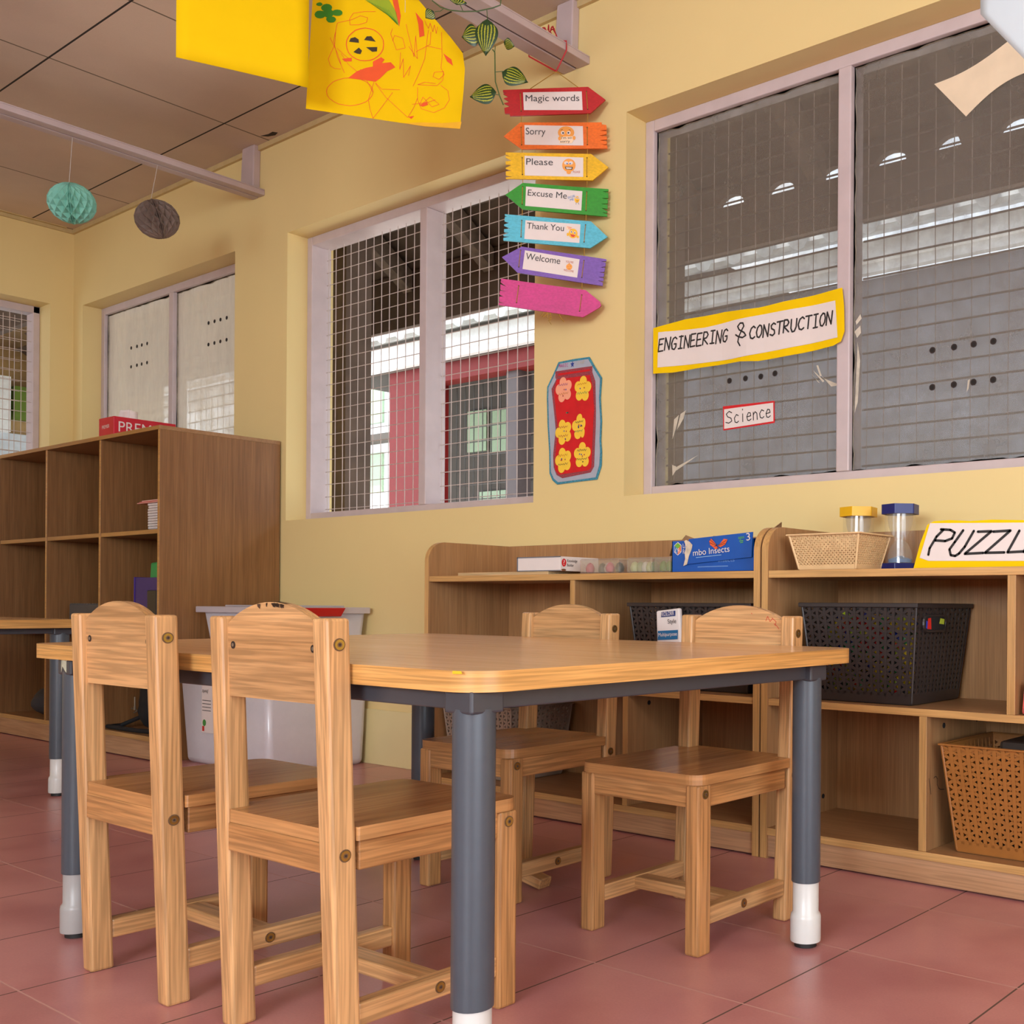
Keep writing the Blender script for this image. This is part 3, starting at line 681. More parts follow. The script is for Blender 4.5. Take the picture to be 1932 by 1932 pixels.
# ================================================================ tall cubby
cb = thing('cubby_shelf', 'tall brown laminate cubby shelf with the red tissue box on top', 'shelf', (-4.775, 2.1, 0))
CX0, CX1, CF, CBK = -5.515, -4.04, 1.875, 2.333
for x in (CX0, CX1-.016): MB().box(x, x+.016, CF, CBK, 0, 1.213, 0, 1).build('side_panel', [cub_z, cub_e], cb, bevel=.001)
MB().box(CX0, CX1, CF-.002, CBK, 1.213, 1.228, 0, 1).build('top_panel', [lam_x, cub_e], cb, bevel=.001)
for x in (-4.525, -5.018): MB().box(x-.008, x+.008, CF+.002, CBK-.01, .09, 1.213, 0, 1).build('divider', [cub_z, cub_e], cb, bevel=.001)
for z in (.835, .455): MB().box(CX0+.016, CX1-.016, CF+.004, CBK-.01, z, z+.016, 0, 1).build('shelf', [cub_z, cub_e], cb, bevel=.001)
MB().box(CX0+.016, CX1-.016, CF+.002, CBK-.01, .072, .09, 0, 1).build('bottom_panel', [lam_x, lame_x], cb, bevel=.001)
MB().box(CX0+.016, CX1-.016, CF+.006, CF+.022, .004, .072).build('plinth', plinth_m, cb, bevel=.001)
MB().box(CX0+.016, CX1-.016, CBK-.010, CBK-.002, .01, 1.213).build('back_panel', cub_z, cb)
for x in (-5.24, -4.77, -4.28): MB().cyl((x-.08, CBK-.012, 1.165), (x-.08, CBK-.010, 1.165), .013, seg=14).build('wall_fixing', black_gap, cb)

# ---------------------------------------------------------------- things in and on the cubby
tis_m = plain('tissue_box_red', S(196, 22, 44), .4)
tx = thing('tissue_box', 'red tissue box with a white tissue poking out on top of the cubby shelf', 'tissue box', (-4.56, 2.02, 1.228))
bx = MB().box(-4.605, -4.478, 1.905, 2.14, 1.228, 1.308).build('carton', tis_m, tx, bevel=.002)
m = MB(); text(m, 'PREMIER', frame((-4.605, 1.905, 1.228), (1, 0, 0), (0, 0, 1)), (.030, .036), (.092, .038), .012)
F_ = frame((-4.478, 1.905, 1.228), (0, 1, 0), (0, 0, 1)); text(m, 'PREMIER', F_, (.018, .022), (.215, .022), .036); m.build('lettering', paper, bx)
m = MB()
m.grid(lambda u, v: Vector((-4.54+.045*(u-.5)*(1.0-.5*v)+.012*v, 1.985+.06*(u-.5)+.014*math.sin(6*u), 1.306+.048*v*(1-.5*abs(u-.45)))), 8, 5); m.build('tissue', paper, tx, smooth=True, solid=.0006)
note_m = plain('notebook_white', S(214, 206, 204), .6); pink_m = plain('pink_folder', S(206, 120, 108), .5); 
nb0 = None
for k in range(11):
    z = .8512+k*.0098
    if nb0 is None:
        nb0 = MB().box(-4.262, -4.062, 1.935, 2.20, z, z+.0088).build('notebook', note_m, bevel=.0025); o = nb0
    else:
        o = nb0.copy(); COL.objects.link(o); o.location.z = z; o.location.x += random.uniform(-.003, .003)
    tag(o, 'thin white notebook in the stack below the pink folders, upper cubby compartment', 'notebook', 'white notebooks stacked in the cubby')
for k, (dx, c) in enumerate(((0, S(214, 150, 140)), (.006, S(190, 92, 84)), (.012, S(222, 176, 166)))):
    z = .9592+k*.0046
    tag(MB().box(-4.338+dx, -4.062, 1.93+dx, 2.21, z, z+.004).build('paper_folder', plain('folder_%d' % k, c, .5), bevel=.001), ('pale pink folder lying directly on the white notebooks', 'dark rose folder between two paler pink folders', 'topmost pink folder of the pile on the white notebooks')[k], 'folder')
pur = thing('storage_folder', 'dark purple upright folder in the middle right cubby compartment', 'folder', (-4.20, 1.93, .471))
MB().box(-4.285, -4.10, 1.90, 1.955, .4715, .676).build('cover', plain('purple_card', S(44, 16, 104), .4), pur, bevel=.002)
MB().box(-4.287, -4.281, 1.898, 1.957, .4715, .678).build('spine', plain('purple_spine', S(58, 26, 128), .4), pur)
tag(MB().hexa([(-4.345, 1.972, .472), (-4.12, 1.972, .472), (-4.12, 2.08, .472), (-4.345, 2.08, .472)], [(-4.318, 1.972, .736), (-4.12, 1.972, .746), (-4.12, 2.08, .746), (-4.318, 2.08, .736)]).build('green_bag', plain('green_plastic', S(40, 150, 76), .35), bevel=.006), 'bright green packet standing behind the purple folder', 'packet')
tag(MB().box(-4.143, -4.070, 1.8795, 1.897, .4715, .628).build('black_case', plain('black_plastic', S(28, 26, 28), .35), bevel=.004), 'small black case in front of the purple folder', 'case')
dk = thing('file_box', 'dark grey box with ribbed top standing in the middle cubby column', 'box', (-4.72, 2.05, .471))
gm = plain('charcoal_box', S(66, 66, 70), .5)
MB().box(-4.915, -4.56, 1.925, 2.25, .4715, .574).build('body', gm, dk, bevel=.004)
m = MB()
for k in range(14): m.box(-4.91+k*.025, -4.897+k*.025, 1.927, 2.248, .574, .5765)
m.build('ribbed_lid', plain('charcoal_lid', S(92, 92, 90), .45), dk)
bag_m = plain('black_fabric', S(22, 21, 23), .85, vary=.3, scale=50)
def blob(m, c, r, seed, mi=0, nu=22, nv=14):
    def f(u, v):
        a, b = 2*PI*u, PI*(v-.5); d = Vector((math.cos(a)*math.cos(b), math.sin(a)*math.cos(b), math.sin(b)))
        k = 1+.16*mnoise.noise(d*1.7+Vector((seed, 0, 0)))+.05*mnoise.noise(d*6+Vector((seed, 3, 0)))
        p = Vector((c[0]+d.x*r[0]*k, c[1]+d.y*r[1]*k, c[2]+d.z*r[2]*k)); p.z = max(p.z, .0915); return p
    return m.grid(f, nu, nv, mi)
bg_ = thing('backpack', 'black backpack with silver zip pull in the lowest right cubby compartment', 'bag', (-4.28, 2.06, .0915))
blob(MB(), (-4.27, 2.06, .20), (.155, .14, .13), 3).build('body', bag_m, bg_, smooth=True)
MB().tube([(-4.40, 1.99, .14), (-4.45, 1.93, .105), (-4.50, 1.90, .099), (-4.40, 1.90, .099), (-4.25, 1.90, .10), (-4.12, 1.93, .10)], .008, 8).build('strap', bag_m, bg_, smooth=True)
MB().box(-4.285, -4.278, 1.900, 1.904, .185, .225).box(-4.2865, -4.2765, 1.899, 1.905, .175, .19).build('zip_pull', steel_m, bg_, bevel=.001)
MB().tube([(-4.385, 1.945+.012*math.sin(k), .155+.014*k/3) for k in range(5)], .0025, 6).build('buckle_ring', steel_m, bg_)
b2_ = thing('cloth_bag', 'small dark grey and black bag crumpled in the lowest cubby corner', 'bag', (-5.15, 2.0, .0915))
blob(MB(), (-5.20, 1.99, .15), (.09, .09, .065), 8).build('body', plain('grey_fabric', S(62, 60, 62), .85), b2_, smooth=True)
blob(MB(), (-5.10, 2.02, .17), (.07, .08, .10), 12).build('flap', bag_m, b2_, smooth=True)

# ---------------------------------------------------------------- translucent storage boxes
milk = sheer('milky_plastic', S(252, 249, 253), .85, .25, .08, .04); milk_lid = sheer('milky_lid', S(238, 234, 242), .82, .25, .10)
def tub(label, x0, x1, y0, y1, z0, z1, tap, lidover, mat):
    t = thing('storage_tub', label, 'storage box', ((x0+x1)/2, (y0+y1)/2, z0))
    lo = [(x0+tap, y0+tap, z0), (x1-tap, y0+tap, z0), (x1-tap, y1-tap*.3, z0), (x0+tap, y1-tap*.3, z0)]
    hi = [(x0, y0, z1), (x1, y0, z1), (x1, y1, z1), (x0, y1, z1)]
    m = MB(); m.add(lo+hi, [(3, 2, 1, 0)]+[(i, (i+1) % 4, (i+1) % 4+4, i+4) for i in range(4)]); m.build('tub_body', mat, t, bevel=.02, seg=4, smooth=True, solid=.002)
    v = lidover
    MB().box(x0-v, x1+v, y0-v, y1+min(v, .004), z1-.012, z1+.010).box(x0+.06, x1-.06, y0+.05, y1-.05, z1+.010, z1+.016).build('lid', milk_lid, t, bevel=.004)
    return t
tB = tub('large milky plastic tub standing on the floor between cubby shelf and toy shelf', -4.022, -3.425, 1.935, 2.325, .0, .405, .022, .006, milk)
tA = tub('milky plastic tub with red clip on its end, stacked on the larger tub', -3.975, -3.435, 2.000, 2.318, .4225, .560, .018, .018, milk)
rc = MB().hexa([(-3.420, 2.075, .538), (-3.402, 2.075, .538), (-3.402, 2.195, .538), (-3.420, 2.195, .538)], [(-3.420, 2.055, .568), (-3.400, 2.055, .568), (-3.400, 2.212, .568), (-3.420, 2.212, .568)])
rc.build('clip_handle', plain('red_clip_plastic', S(178, 10, 16), .35), tA, bevel=.002)
tag(MB().box(-3.93, -3.452, 1.99, 2.30, .012, .285).build('paper_ream', plain('stored_paper', S(226, 222, 222), .7), bevel=.03), 'pale bundle filling the lower part of the large milky tub', 'bundle')
m = MB(); FL = frame((.088, 1.940, 0), (1, 0, 0), (0, 0, 1))
m.poly([(-3.945, .12), (-3.86, .12), (-3.86, .29), (-3.945, .29)], FL, .001)
m.disc(-3.925, .155, .012, FL, .0015, 1); m.poly([(-3.94, .125), (-3.925, .125), (-3.925, .143), (-3.94, .143)], FL, .0015, 2)
squiggle(m, FL, -3.94, -3.90, .268, .014, .002, 3)
for k in range(4): m.stroke([(-3.94, .235-k*.012), (-3.88, .235-k*.012)], .0025, FL, .0015, 3)
m.build('sticker', [paper, plain('sticker_green', S(60, 140, 60)), plain('sticker_red', S(200, 40, 40)), ink2], tB)
"""end of furniture"""

# ================================================================ woven baskets
def bil(q): return lambda u, v: (Vector(q[0])*(1-u)+Vector(q[1])*u)*(1-v)+(Vector(q[3])*(1-u)+Vector(q[2])*u)*v
def lattice(m, q, a, wd, th, fams=(90, 30, 150), skip=None):
    P = bil(q); q = [Vector(p) for p in q]
    Wd = ((q[1]-q[0]).length+(q[2]-q[3]).length)/2; H = ((q[3]-q[0]).length+(q[2]-q[1]).length)/2
    nor = (q[1]-q[0]).cross(q[3]-q[0]).normalized()
    for fa in fams:
        A = math.radians(fa); d = Vector((math.cos(A), math.sin(A))); n = Vector((-d.y, d.x)); sp = a*.866
        cs = [n.dot(Vector(c)) for c in ((0, 0), (Wd, 0), (0, H), (Wd, H))]
        k = math.floor(min(cs)/sp)
        while k*sp <= max(cs):
            c = k*sp; k += 1; p0 = n*c; t0, t1 = -9, 9
            for ax, lim in ((0, Wd), (1, H)):
                if abs(d[ax]) < 1e-6:
                    if not (0 < p0[ax] < lim): t0, t1 = 1, 0
                    continue
                ta, tb = (0-p0[ax])/d[ax], (lim-p0[ax])/d[ax]
                t0, t1 = max(t0, min(ta, tb)), min(t1, max(ta, tb))
            if t1-t0 < a*.2: continue
            ns = 4; prev = None
            for i in range(ns+1):
                t = t0+(t1-t0)*i/ns; row = []
                for sgn in (-1, 1):
                    s2 = p0+d*t+n*(sgn*wd/2); row.append(P(min(1, max(0, s2.x/Wd)), min(1, max(0, s2.y/H))))
                if prev:
                    o = nor*(th/2)*(1 if fa == 90 else .6)
                    m.add([prev[0]-o, prev[1]-o, row[1]-o, row[0]-o, prev[0]+o, prev[1]+o, row[1]+o, row[0]+o], [(0, 1, 2, 3), (7, 6, 5, 4), (0, 4, 5, 1), (1, 5, 6, 2), (2, 6, 7, 3), (3, 7, 4, 0)])
                prev = row
def basket(label, x0, x1, y0, y1, z0, z1, tap, mat, a=.024, wd=.0095, fams=(90, 30, 150), group=None, rimh=.012, handle=False, mats2=None, lip=.004):
    t = thing('woven_basket', label, 'basket', ((x0+x1)/2, (y0+y1)/2, z0), group)
    lo = [(x0+tap, y0+tap, z0), (x1-tap, y0+tap, z0), (x1-tap, y1-tap, z0), (x0+tap, y1-tap, z0)]
    hi = [(x0, y0, z1), (x1, y0, z1), (x1, y1, z1), (x0, y1, z1)]
    def at(k, f): return Vector(lo[k])*(1-f)+Vector(hi[k])*f
    H = z1-z0
    for i in range(4):
        j = (i+1) % 4; f0, f1 = min(.016/H, .09), 1-.004/H
        lattice_m = MB(); lattice(lattice_m, [at(i, f0), at(j, f0), at(j, f1), at(i, f1)], a, wd, .004, fams)
        lattice_m.build('woven_side', mat, t)
    m = MB()                                        # bottom tray with upstand
    m.add(lo, [(0, 1, 2, 3)])
    for i in range(4):
        j = (i+1) % 4; m.add([at(i, 0), at(j, 0), at(j, min(.022/H, .11)), at(i, min(.022/H, .11))], [(0, 1, 2, 3)])
    m.build('base_tray', mat, t, solid=.004)
    m = MB()                                        # rolled rim
    ov = .006
    top = [(x0-ov, y0-ov), (x1+ov, y0-ov), (x1+ov, y1+ov), (x0-ov, y1+ov)]; inn = [(x0+.003, y0+.003), (x1-.003, y0+.003), (x1-.003, y1-.003), (x0+.003, y1-.003)]
    for i in range(4):
        j = (i+1) % 4
        m.hexa([(*top[i], z1-lip), (*top[j], z1-lip), (*inn[j], z1-lip), (*inn[i], z1-lip)], [(*top[i], z1), (*top[j], z1), (*inn[j], z1), (*inn[i], z1)])
        o1 = [Vector((*inn[i], z1-rimh)), Vector((*inn[j], z1-rimh)), Vector((*inn[j], z1)), Vector((*inn[i], z1))]
        m.add(o1, [(0, 1, 2, 3)])
    m.build('rim', mat, t, bevel=.0015)
    for i in range(4): MB().tube([at(i, .01), at(i, .99)], .0030, 6).build('corner_post', mat, t)
    if handle:
        m = MB(); F = frame(at(1, .80)+Vector((.003, .085, 0)), (0, 1, 0), (0, 0, 1))
        R = .017; pts = [(R*math.cos(b)+sx, R*math.sin(b)) for sx, b0 in ((.036, -90), (-.036, 90)) for b in [math.radians(b0+k*20) for k in range(10)]]
        m.tube([F(px_, pz_, 0) for px_, pz_ in pts+pts[:1]], .004, 6)
        m.build('handle_opening', mat, t)
        m = MB(); m.poly(pts, F, .0022); m.poly([(-.040, -.012), (-.020, -.013), (-.022, .012), (-.036, .011)], F, .0026, 1); m.poly([(-.046, -.010), (-.040, -.012), (-.037, .004), (-.045, .006)], F, .0026, 2); m.poly([(.018, -.001), (.042, -.003), (.044, .009), (.024, .011)], F, .0026, 3); m.build('handle_shadow', mats2, t)
    return t
brown_blk = plain('dark_brown_plastic', S(46, 38, 36), .42); tan_pl = plain('caramel_plastic', S(152, 96, 42), .42); beige_pl = plain('beige_plastic', S(226, 190, 140), .45); greyb = plain('taupe_plastic', S(150, 132, 116), .5)
kB = basket('black woven basket full of bright toy bricks, beside the table corner', -1.352, -1.058, 2.040, 2.312, .3742, .594, .022, brown_blk, .0214, .0068, handle=True, mats2=[black_gap]+[plain('inside_'+n_, c_, .4) for n_, c_ in (('red', S(220, 40, 30)), ('blue', S(40, 70, 190)), ('lime', S(200, 220, 60)))], lip=.010)
kA = basket('black woven basket behind the white packet in the toy shelf with the insect box', -1.905, -1.515, 2.062, 2.312, .3742, .592, .022, brown_blk, .0214, .0070, lip=.010)
kC = basket('caramel brown woven basket in the bottom of the toy shelf with sand timers', -.995, -.66, 2.035, 2.300, .0742, .300, .026, tan_pl, .0210, .0076, rimh=.016)
kG = basket('taupe woven basket in the bottom corner of the shelf end nearest the tubs', -2.662, -2.36, 2.06, 2.300, .0742, .288, .022, greyb, .0205, .0066)
# bricks inside the black basket, dark lining of the other one
br = [plain('brick_%s' % n, c, .35) for n, c in (('yellow', S(246, 214, 30)), ('red', S(220, 30, 30)), ('blue', S(30, 70, 190)), ('lime', S(190, 220, 50)), ('green', S(30, 170, 90)))]
m = MB(); rn = random.Random(11)
for k in range(420):
    z = .396+.165*rn.random(); f = (z-.3715)/.2225; ins = .022*(1-f)+.010
    x, y = rn.uniform(-1.352+ins+.020, -1.058-ins-.020), rn.uniform(2.040+ins+.022, 2.312-ins-.026)
    if rn.random() < .62: y = 2.040+ins+.019+rn.random()*.012
    s_ = rn.uniform(.009, .016); q = Matrix.Rotation(rn.uniform(0, 3), 3, Vector((rn.random(), rn.random(), rn.random()+.1)).normalized())
    vs = [q @ Vector((i*s_, j*s_*.7, l*s_*.7))+Vector((x, y, z)) for l in (-1, 1) for j in (-1, 1) for i in (-1, 1)]
    m.add(vs, [(0, 2, 3, 1), (4, 5, 7, 6), (0, 1, 5, 4), (2, 6, 7, 3), (0, 4, 6, 2), (1, 3, 7, 5)], rn.choice([0, 0, 0, 1, 2, 3, 5, 5, 5, 4]))
m.box(-1.30, -1.11, 2.10, 2.26, .381, .52, 5)
tag(m.build('toy_bricks', br+[plain('dark_toy_mass', S(34, 36, 48), .6)]), 'jumble of coloured toy bricks inside the black basket', 'toy bricks', None, 'stuff')
dkf = plain('dark_cloth', S(30, 27, 26), .9)
tag(MB().box(-1.87, -1.55, 2.10, 2.28, .380, .53).build('dark_contents', dkf, bevel=.02), 'dark contents filling the basket behind the white packet', 'contents', None, 'stuff')
tag(MB().box(-.96, -.70, 2.075, 2.26, .078, .24).build('dark_contents', dkf, bevel=.02), 'dark contents inside the caramel brown basket', 'contents', None, 'stuff')
tag(MB().box(-.90, -.74, 2.11, 2.25, .241, .306).build('punched_tray', plain('dark_tray', S(52, 42, 36), .4), bevel=.01), 'small dark tray lying in the caramel brown basket', 'tray')
# beige basket with fine mesh on the top shelf
kF = basket('small beige fine-meshed basket on the top shelf, yellow timer behind it', -1.392, -1.205, 2.045, 2.190, .6712, .752, .018, beige_pl, .0082, .0036, (45, 135), None, .007)
tag(MB().box(-1.350, -1.246, 2.085, 2.150, .676, .716).build('wooden_pieces', plain('tan_contents', S(176, 132, 88), .7), bevel=.01), 'tan contents inside the beige fine-meshed basket', 'contents', None, 'stuff')

# ---------------------------------------------------------------- sand timers
clear = sheer('clear_acrylic', S(240, 240, 240), .05, .12, .05); clear2 = sheer('bulb_glass', S(236, 236, 230), .20, .12, .07)
def timer(label, x, y, zb, zt, R, cap, sand):
    t = thing('sand_timer', label, 'sand timer', (x, y, zb)); ch = .0225
    hexp = lambda r, z: [(x+r*math.cos(PI/6+k*PI/3+.2), y+r*math.sin(PI/6+k*PI/3+.2), z) for k in range(6)]
    MB().prism(hexp(R, zt-ch), (0, 0, ch)).build('cap', cap, t, bevel=.002)
    MB().prism(hexp(R, zb), (0, 0, ch*.8)).build('base', cap, t, bevel=.002)
    MB().lathe([(R*.80, zb+ch*.8), (R*.80, zt-ch)], (x, y), 32).build('outer_tube', clear, t, smooth=True)
    zm = (zb+ch*.8+zt-ch)/2; hh = (zt-zb-ch*1.8)/2; prof = []
    for k in range(17):
        s_ = -1+2*k/16; prof.append((max(.0022, R*.66*math.sqrt(max(0, 1-(1-abs(s_))**2.2)) if abs(s_) > .02 else .0022), zm+s_*hh))
    MB().lathe(prof, (x, y), 28).build('glass_bulb', clear2, t, smooth=True)
    if sand: MB().lathe([(.001, zb+ch*.8+.001), (R*.60, zb+ch*.8+.002), (R*.60, zb+ch*.8+.010), (.004, zb+ch*.8+.018), (.001, zb+ch*.8+.018)], (x, y)).build('sand', sand, t, smooth=True)
    return t
ycap = plain('yellow_cap', S(232, 178, 20), .4); bcap = plain('navy_cap', S(16, 30, 104), .4)
timer('sand timer with yellow hexagonal cap standing behind the beige basket', -1.318, 2.236, .6685, .8255, .047, ycap, None)
timer('sand timer with navy blue caps and blue sand beside the puzzle sign', -1.187, 2.205, .6685, .8235, .045, bcap, plain('blue_sand', S(70, 140, 200), .8))
# ---------------------------------------------------------------- puzzle sign
ps = thing('puzzle_sign', 'white and yellow handwritten PUZZLE sign leaning on the top shelf', 'sign', (-.86, 2.05, .6685))
FP = frame((0, 2.047, 0), (1, 0, 0), (0, 0, 1))
m = MB(); m.prism([FP(x, z) for x, z in mm([[-1069, 669], [-1054, 721], [-1037, 761], [-1021, 768], [-985, 769], [-937, 765], [-890, 766], [-820, 762], [-700, 760], [-640, 745], [-612, 669]])], (0, .002, 0))
m.build('yellow_card', yel_card, ps)
m = MB(); m.prism([FP(x, z, .0012) for x, z in mm([[-1054, 691], [-1030, 764], [-820, 757], [-660, 752], [-640, 680], [-820, 680], [-1033, 684]])], (0, .0008, 0)); wpp = m.build('white_strip', paper, ps)
m = MB()
for st in ([[-1033, 697], [-1030, 711], [-1014, 735], [-998, 749]], [[-1004, 750], [-982, 748], [-972, 742], [-978, 730], [-994, 725], [-1017, 727]], [[-953, 746], [-972, 722], [-984, 707], [-981, 695], [-971, 693], [-962, 698], [-949, 712], [-929, 744]], [[-920, 742], [-890, 742], [-949, 697], [-908, 698]], [[-886, 741], [-849, 742], [-904, 698], [-862, 698]], [[-830, 741], [-855, 698], [-820, 699]],
           [[-770, 741], [-800, 741], [-820, 698], [-785, 698]], [[-810, 720], [-780, 720]]):
    m.stroke(mm(st), .0054, FP, .0020)
m.build('lettering', ink, wpp)
tag(MB().hexa([(-.818, 2.03, .3715), (-.76, 2.03, .3715), (-.76, 2.10, .3715), (-.818, 2.10, .3715)], [(-.815, 2.035, .435), (-.765, 2.035, .437), (-.765, 2.095, .437), (-.815, 2.095, .435)]).build('foil_packet', plain('red_white_packet', S(200, 90, 84), .3, vary=.7, scale=60), bevel=.006), 'red and white foil packet just past the divider beside the brick basket', 'packet')
# ---------------------------------------------------------------- top of the shelf with the insect box
pbw = wood('pale_board', [S(206, 170, 120), S(218, 184, 136), S(226, 194, 150)], 0, .5)
tag(MB().box(-2.585, -2.20, 2.05, 2.27, .6685, .6775).build('wooden_board', pbw, bevel=.001), 'thin pale wooden board lying flat under the white game box', 'board')
gb = thing('game_box', 'flat white game box with red round logo, standing open-sided on the thin board', 'box', (-2.24, 2.12, .678))
MB().box(-2.327, -2.154, 2.052, 2.20, .678, .718).build('carton', paper, gb, bevel=.001)
m = MB(); fr_ = plain('grey_box_edge', S(110, 110, 116), .5)
for b in ((-2.328, -2.153, .7155, .7185), (-2.328, -2.153, .6778, .6805), (-2.328, -2.3245, .678, .718)): m.box(b[0], b[1], 2.0505, 2.0525, b[2], b[3])
m.build('edge_strip', fr_, gb)
FB = frame((-2.1538, 2.052, .678), (0, 1, 0), (0, 0, 1))
m = MB(); m.disc(.013, .023, .0085, FB, .0006, 0, .011); text(m, '?', FB, (.0105, .017), (.0155, .017), .012, .001, 1)
text(m, 'Knowledge', FB, (.025, .025), (.063, .025), .007, .0008, 2); text(m, 'Builder', FB, (.025, .013), (.050, .013), .007, .0008, 2)
m.disc(.012, .003, .009, FB, .0006, 3, .003); m.build('print', [red_card, paper, ink, plain('print_brown', S(120, 70, 40))], gb)
pv = sheer('clear_pack_plastic', S(226, 226, 226), .22, .08, .22, .12)
for lb, x0, x1, cs in (('clear plastic pack of pink and dark toys next to the white game box', -2.090, -1.945, (S(196, 90, 110), S(70, 74, 60), S(190, 180, 170))),
                       ('clear plastic pack with pale green toy next to the insect box', -1.918, -1.830, (S(190, 196, 140), S(150, 160, 110), S(210, 206, 190))),
                       ('narrow clear plastic pack of bright green toys touching the insect box', -1.824, -1.766, (S(120, 160, 40), S(90, 130, 40), S(160, 180, 70)))):
    t = thing('toy_pack', lb, 'toy pack', ((x0+x1)/2, 2.10, .6685), 'clear toy packs on the toy shelf')
    MB().box(x0, x1, 2.062, 2.155, .6685, .7095).build('clear_case', pv, t, bevel=.004)
    m = MB(); rn = random.Random(int(x0*1000))
    for k in range(5):
        xx = x0+.015+(x1-x0-.03)*k/4; r_ = min(.013, (x1-x0)/5)
        m.lathe([(.001, .671), (r_*.8, .674), (r_, .684), (r_*.6, .696), (.001, .700)], (xx, 2.075+rn.uniform(0, .05)), 12, k % 3)
    m.build('toy_piece', [plain('toy_%d_%d' % (int(x0*1000), i), c, .4) for i, c in enumerate(cs)], t, smooth=True)
ib = thing('insect_box', 'torn blue toy box printed with an orange butterfly, flaps open', 'box', (-1.635, 2.13, .6685))
blue = plain('blue_carton', S(14, 82, 170), .4, vary=.05); card = plain('raw_cardboard', S(142, 108, 74), .8, vary=.15); torn = plain('torn_paper', S(206, 188, 164), .85, vary=.2, scale=60)
m = MB(); bx0, bx1, by0, by1, bz0, bz1 = -1.762, -1.503, 2.062, 2.205, .6685, .748
m.box(bx0, bx1, by0, by0+.002, bz0, bz1).box(bx0, bx1, by1-.002, by1, bz0, bz1).box(bx0, bx0+.002, by0, by1, bz0, bz1).box(bx1-.002, bx1, by0, by1, bz0, bz1).box(bx0, bx1, by0, by1, bz0, bz0+.002)
m.build('carton', blue, ib)
m = MB()                                         # front flap hanging over the face, tilted
FI = frame((bx0, by0-.003, bz0), (1, 0, 0), (0, 0, 1))
flap = [(.052, .020), (.255, .034), (.258, .094), (.060, .083)]
m.prism([FI(x, z, .001) for x, z in flap], (0, -.002, 0)); fl_ = m.build('front_flap', blue, ib)
m = MB(); m.poly([(.044, .016), (.056, .020), (.062, .040), (.071, .058), (.073, .068), (.064, .076), (.052, .081), (.046, .078), (.053, .064), (.048, .050), (.050, .034)], FI, .0045)
m.build('torn_edge', torn, fl_)
m = MB(); text(m, 'mbo Insects', FI, (.076, .0405), (.190, .0485), .0135, .0050, 0); text(m, 'ages', FI, (.216, .078), (.234, .0795), .007, .0050, 2); text(m, '3', FI, (.241, .0735), (.252, .0745), .016, .0050, 0)
m.stroke([(.219, .073), (.231, .074)], .002, FI, .005, 2); m.stroke([(.222, .069), (.231, .070)], .002, FI, .005, 2)
m.stroke([(.085, .036), (.165, .041)], .0016, FI, .005, 1)
for pts in ([(.150, .066), (.133, .082), (.127, .075), (.130, .066), (.140, .060)], [(.152, .064), (.160, .068), (.172, .080), (.184, .078), (.176, .066), (.162, .060)], [(.140, .060), (.150, .063), (.156, .058), (.146, .055)]): m.poly(pts, FI, .0052, 3)
for pts in ([(.150, .065), (.130, .079)], [(.148, .064), (.128, .072)], [(.153, .064), (.180, .076)], [(.155, .063), (.176, .069)], [(.149, .068), (.152, .060), (.158, .054)]): m.stroke(pts, .0011, FI, .0056, 4)
m.build('print', [paper, plain('print_pale_blue', S(140, 180, 220)), plain('print_green', S(90, 170, 70)), plain('print_orange', S(226, 92, 40)), ink], fl_)
m = MB(); hx = [(.020+.014*math.cos(PI/2+k*PI/3), .060+.017*math.sin(PI/2+k*PI/3)) for k in range(6)]
c0 = (.020, .060)
m.poly(hx, FI, -.0022, 0)
ins = lambda ps, k=.88: [(c0[0]+(x-c0[0])*k, c0[1]+(z-c0[1])*k) for x, z in ps]
m.poly(ins([hx[0], hx[1], c0, hx[5]]), FI, -.0018, 1); m.poly(ins([hx[1], hx[2], hx[3], c0]), FI, -.0018, 2); m.poly(ins([c0, hx[3], hx[4], hx[5]]), FI, -.0018, 3)
text(m, 'L', FI, (.0105, .0525), (.0165, .0495), .010, -.0014, 0); text(m, 'R', FI, (.023, .0495), (.030, .0525), .010, -.0014, 0)
text(m, 'Le', FI, (.037, .061), (.048, .0615), .0105, -.002, 0); text(m, 'Res', FI, (.037, .0465), (.052, .047), .0105, -.002, 0)
text(m, 'Insects', FI, (.150, .0235), (.200, .0245), .009, -.002, 4); m.stroke([(.085, .013), (.18, .014)], .002, FI, -.002, 4)
m.build('print', [paper, plain('logo_green', S(110, 170, 60)), plain('logo_blue', S(40, 110, 180)), plain('logo_orange', S(220, 110, 50)), plain('print_mid_blue', S(110, 150, 205))], ib)
m = MB()
m.add([(bx0, by0+.005, bz1), (bx0, by1, bz1), (bx0-.018, by1-.01, bz1-.030), (bx0-.019, by0+.012, bz1-.036)], [(0, 1, 2, 3)])
m.add([(bx0, by1-.01, bz1), (bx0+.09, by1-.01, bz1), (bx0+.085, by1+.02, bz1+.018), (bx0+.005, by1+.02, bz1+.022)], [(0, 1, 2, 3)])
m.add([(bx1-.002, by0, bz1-.03), (bx1-.002, by1-.03, bz1), (bx1+.014, by1-.05, bz1+.044), (bx1+.014, by0+.03, bz1+.012)], [(0, 1, 2, 3)])
m.add([(bx0-.016, by0+.02, .722), (bx0+.002, by0+.02, .716), (bx0+.040, by0+.05, .754), (bx0+.004, by0+.05, .766)], [(0, 1, 2, 3)])
m.build('open_flap', card, ib, solid=.002)
